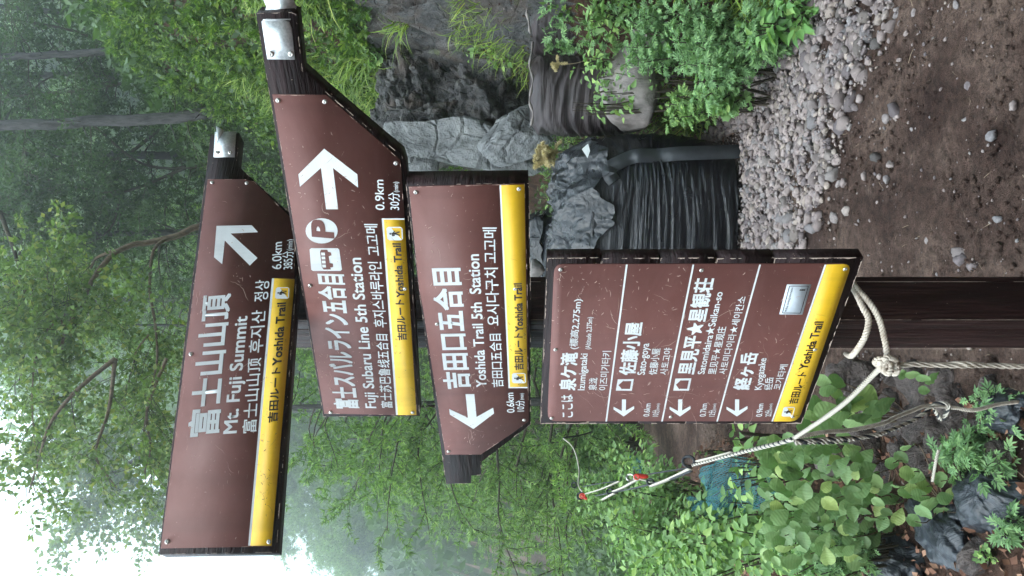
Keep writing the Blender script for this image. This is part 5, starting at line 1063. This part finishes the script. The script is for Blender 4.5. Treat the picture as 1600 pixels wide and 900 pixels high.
# conifer trunks on the bank
for i, (path, r0, r1, lb) in enumerate(([[(385, 168, 10.6), (340, 174, 10.6), (300, 180, 10.6), (200, 188, 10.6), (100, 192, 10.6), (0, 198, 10.6), (-60, 202, 10.6)], .088, .070, 'nearer straight grey trunk on the bank at the right'], [[(300, 68, 11.4), (240, 74, 11.4), (130, 82, 11.4), (60, 86, 11.4), (0, 89, 11.4), (-60, 92, 11.4)], .062, .048, 'thinner grey trunk near the right edge of the bank'],
        [[(260, 30, 15), (120, 20, 15), (0, 10, 15)], .06, .05, 'dim trunk at the right edge'])):
    limb_tree('conifer', lb, [(path, r0, r1, .1)], GT(20 + i), 'bark', 'leaf_dark', LEAF2, 'leaf', .055, 9, (.5, 1.3), 1.2, droop=.5, out=(0, 0, -.1))
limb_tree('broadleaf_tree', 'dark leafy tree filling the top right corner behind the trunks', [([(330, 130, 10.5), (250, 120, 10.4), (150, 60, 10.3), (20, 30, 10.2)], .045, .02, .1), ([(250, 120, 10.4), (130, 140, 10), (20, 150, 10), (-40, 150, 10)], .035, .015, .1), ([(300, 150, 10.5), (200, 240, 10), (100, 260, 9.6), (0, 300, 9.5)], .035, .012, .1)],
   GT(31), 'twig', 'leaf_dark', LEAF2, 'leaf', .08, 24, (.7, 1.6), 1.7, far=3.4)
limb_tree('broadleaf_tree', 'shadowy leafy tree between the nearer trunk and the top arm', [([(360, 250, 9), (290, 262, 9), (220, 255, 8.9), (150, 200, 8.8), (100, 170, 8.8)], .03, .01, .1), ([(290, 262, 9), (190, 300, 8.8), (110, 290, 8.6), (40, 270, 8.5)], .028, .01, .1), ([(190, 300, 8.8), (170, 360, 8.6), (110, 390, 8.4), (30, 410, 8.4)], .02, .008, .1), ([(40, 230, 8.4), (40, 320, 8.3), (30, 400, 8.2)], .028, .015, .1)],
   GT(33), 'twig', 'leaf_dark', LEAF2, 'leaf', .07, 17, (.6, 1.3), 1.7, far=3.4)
limb_tree('broadleaf_tree', 'yellowing leafy branches at the top centre of the canopy', [([(0, 330, 7.5), (30, 420, 7.3), (40, 520, 7.2), (30, 600, 7.1)], .022, .008, .0), ([(-20, 450, 8.5), (60, 470, 8.3), (110, 520, 8)], .02, .006, .1)], GT(34), 'twig', 'leaf_oak', LEAF2, 'leaf', .05, 16, (.4, .9), 1.0)
# larches beyond the signs, on the left
def larch(px, py_base, d_, h, label, seed, dens=1.0, bough=2.2, sz=.09, top_r=.12, lo=.12, lm='leaf_larch'):
    g = GT(seed); base = at(px, py_base, d_); gz = tz(base.x, base.y); t = thing('larch', (base.x, base.y, gz), label, 'tree', 'larches in the fog'); TR = Acc(); W_ = Acc(); Lv = []
    P = np.array([[base.x + .02 * h * math.sin(q * 2.2 + seed) * q, base.y, gz - .3 + (h + .3) * q] for q in np.linspace(0, 1, 16)]); TR.tube(P, np.linspace(top_r, .015, 16), 9); obj('trunk', TR.mesh('trunk', True), 'bark', t)
    nb = int(h * 3.6 * dens)
    for i in range(nb):
        q = lo + (1 - lo) * (i + g.random()) / nb; p = P[min(15, int(q * 15))].copy(); p[2] = gz + h * q; a = g.uniform(0, 2 * math.pi); L = bough * (1 - q) ** .7 * g.uniform(.6, 1.1) + .25
        spray(W_, Lv, p, (math.cos(a), math.sin(a), .35), L, .02 * (1.2 - q), g, 'tuft', sz, .45, 1, 1.0)
    finish(t, W_, Lv, 'twig', lm, TUFT); return t
l1 = larch(860, 625, 9.5, 5.6, 'bright green larch rising behind the lowest arm board', 41, 2.5, 2.5, .065, .07, .05)
l3 = larch(880, 735, 14.0, 5.4, 'shorter larch beside the barrier line at the left', 43, 1.2, 1.7, .11, .06, .05)
l2 = larch(860, 590, 62, 29, 'hazy larch with rising boughs left of the second arm', 42, .6, 11, .42, .28, .10)
larch(880, 520, 13, 8, 'slim larch directly behind the signpost', 44, 1.0, 2.0, .10, .07)
larch(860, 245, 13.5, 9, 'dark larch with fine drooping twigs between the grey trunk and the top arm', 45, 1.0, 2.4, .075, .08, .05, 'leaf_dark')
larch(860, 120, 14.5, 10, 'dark larch with fine twigs between the two grey trunks', 46, 1.0, 2.4, .08, .08, .05, 'leaf_dark')
larch(860, 360, 12.5, 9, 'dark larch behind the curved pale limb', 47, .9, 1.9, .075, .07, .05, 'leaf_dark')
def copy_thing(o, loc, rz, sc, label):
    c = o.copy(); COL.objects.link(c); c.location = loc; c.rotation_euler = (0, 0, rz); c.scale = (sc,) * 3; c['label'] = label
    for ch in list(o.children): d_ = ch.copy(); COL.objects.link(d_); d_.parent = c; d_.matrix_parent_inverse = ch.matrix_parent_inverse.copy()
    return c
FT = [(l1, 680, 17, 1.0, 'leafy larch in light mist between the lowest arm and the barrier line'), (l1, 760, 24, .9, 'hazy larch over the barrier line'), (l2, 520, 90, 1.2, 'pale foggy larch far behind the signpost'), (l2, 690, 80, .65, 'very pale larch far off left of the second arm'), (l2, 780, 60, .62, 'misty larch over the dark far path'), (l2, 860, 75, .5, 'faint larch at the left edge of the fog'), (l2, 640, 64, .7, 'hazy larch filling the gap under the second arm'),
      (l2, 830, 95, .6, 'palest larch beyond the thin far trunks'), (l1, 470, 17, 1.3, 'half hidden larch behind the middle of the signpost')]
HT = [(440, 40, 'behind the curved limb'), (360, 34, 'just right of the curved limb'), (290, 42, 'between the curved limb and the grey trunks'), (220, 33, 'left of the nearer grey trunk'), (150, 44, 'between the two grey trunks'), (90, 34, 'behind the thinner grey trunk'), (20, 42, 'at the right edge behind the leaves'),
      (400, 58, 'high on the slope above the top arm'), (320, 62, 'high on the slope over the lean of the limb'), (240, 60, 'high on the slope left of the trunks'), (160, 66, 'high on the slope behind both trunks'), (60, 60, 'high on the slope at the top right'), (-40, 45, 'cut by the right edge'), (120, 27, 'nearest on the slope behind the trunks'), (330, 26, 'nearest on the slope beside the top arm tip')]
FT += [(l2, a_, d_ * 1.9, 1.05 + .5 * ((i_ * 37) % 10) / 10 * d_ / 50, 'foggy larch on the far slope ' + w_) for i_, (a_, d_, w_) in enumerate(HT)]
for i, (src, py_, d_, sc, lb) in enumerate(FT): p = at(900, py_, d_); copy_thing(src, (p.x, p.y, tz(p.x, p.y) - .2), 1.3 * i + .4, sc, lb)
limb_tree('foggy_broadleaf_tree', 'faint rounded tree top in the fog above the top arm', [([(900, 640, 24), (400, 640, 24), (250, 700, 24), (180, 740, 24), (130, 760, 24)], .2, .05, .7), ([(400, 640, 24), (260, 720, 24), (220, 780, 24)], .08, .03, .3), ([(350, 640, 24), (200, 700, 24), (160, 700, 24)], .08, .03, .4)], GT(61), 'bark', 'leaf_oak', LEAF2, 'leaf', .20, 16, (1.2, 2.6), 1.2)
for i, (py_, d_, r_, x0, x1, lb) in enumerate(((369, 19, .14, 1000, 60, 'straight trunk faded grey by fog behind the curved limb'), (831, 27, .10, 930, 700, 'thin dark far trunk at the misty end of the path'), (858, 33, .08, 950, 750, 'second thin far trunk at the misty end of the path'), (822, 35, .05, 930, 760, 'third faint trunk near the far white plates'))):
    A = Acc(); A.tube(smooth_path([at(x0, py_, d_), at((x0 + x1) / 2, py_ - 3, d_), at(x1, py_ - 1, d_)], 12), [r_] * 12, 9); obj('bare_trunk', A.mesh('bare_trunk', True), 'bark', label=lb, category='tree trunk')
for i, (px_, py_, d_, w_, h_) in enumerate(((922, 803, 30, 9, 4), (924, 819, 28, 6, 4), (925, 827, 27, 5, 3), (930, 835, 26, 10, 3), (938, 853, 24, 14, 5), (945, 880, 21, 16, 4))):
    A = Acc(); c_ = np.array(at(px_, py_, d_)); hx, hz = h_ / F * d_ / 2, w_ / F * d_ / 2; V0 = np.array([(x, y, z) for x in (-1, 1) for y in (-1, 1) for z in (-1, 1)], float) * np.array([hx, .02, hz]); 
    A.add(V0 + c_, np.array([(0, 1, 3, 2), (4, 6, 7, 5), (0, 4, 5, 1), (2, 3, 7, 6), (0, 2, 6, 4), (1, 5, 7, 3)]))
    obj('marker_plate', A.mesh('marker_plate'), 'far_sign', label=('rightmost tiny', 'second tiny', 'third tiny', 'narrow low', 'wide nearer', 'widest nearest')[i] + ' white marker plate beside the foggy far path', category='sign', group='white plates in the fog')
# unseen wood behind the photographer, added to darken reflections and light from there
n = 26000; yy = RNG.uniform(-34, -9, n); xx = RNG.uniform(-34, 26, n); zb_ = terrain(xx, yy); cl_ = np.array([MN.noise(Vector((a * .22, b * .22, 2))) for a, b in zip(xx, yy)])
zz_ = zb_ + RNG.random(n) * (7 + 14 * np.clip(cl_ + .25, 0, 1)); A = Acc(); scatter(A, LEAF2, np.stack([xx, yy, zz_], 1), rnd_dirs(n, (0, 0, -.2)), rnd_dirs(n, (0, 0, .4), .8), .45 + .5 * RNG.random(n)); obj('unseen_wood', A.mesh('unseen_wood'), 'leaf_dark', kind='stuff')
# ------------------------------------------------------------------ fog
V0 = np.array([(x, y, z) for x in (-96, 96) for y in (-66, 158) for z in (-9, 88)], float)
hz = npmesh('haze', V0, np.array([(0, 1, 3, 2), (4, 6, 7, 5), (0, 4, 5, 1), (2, 3, 7, 6), (0, 2, 6, 4), (1, 5, 7, 3)]))
mh = bpy.data.materials.new('mountain fog'); mh.use_nodes = True; mh.node_tree.nodes.clear(); pv = mh.node_tree.nodes.new('ShaderNodeVolumePrincipled'); pv.inputs['Color'].default_value = (.94, .98, .99, 1); pv.inputs['Density'].default_value = .0068; pv.inputs['Anisotropy'].default_value = .82
om = mh.node_tree.nodes.new('ShaderNodeOutputMaterial'); mh.node_tree.links.new(pv.outputs[0], om.inputs['Volume'])
obj('haze', hz, mh, kind='stuff')
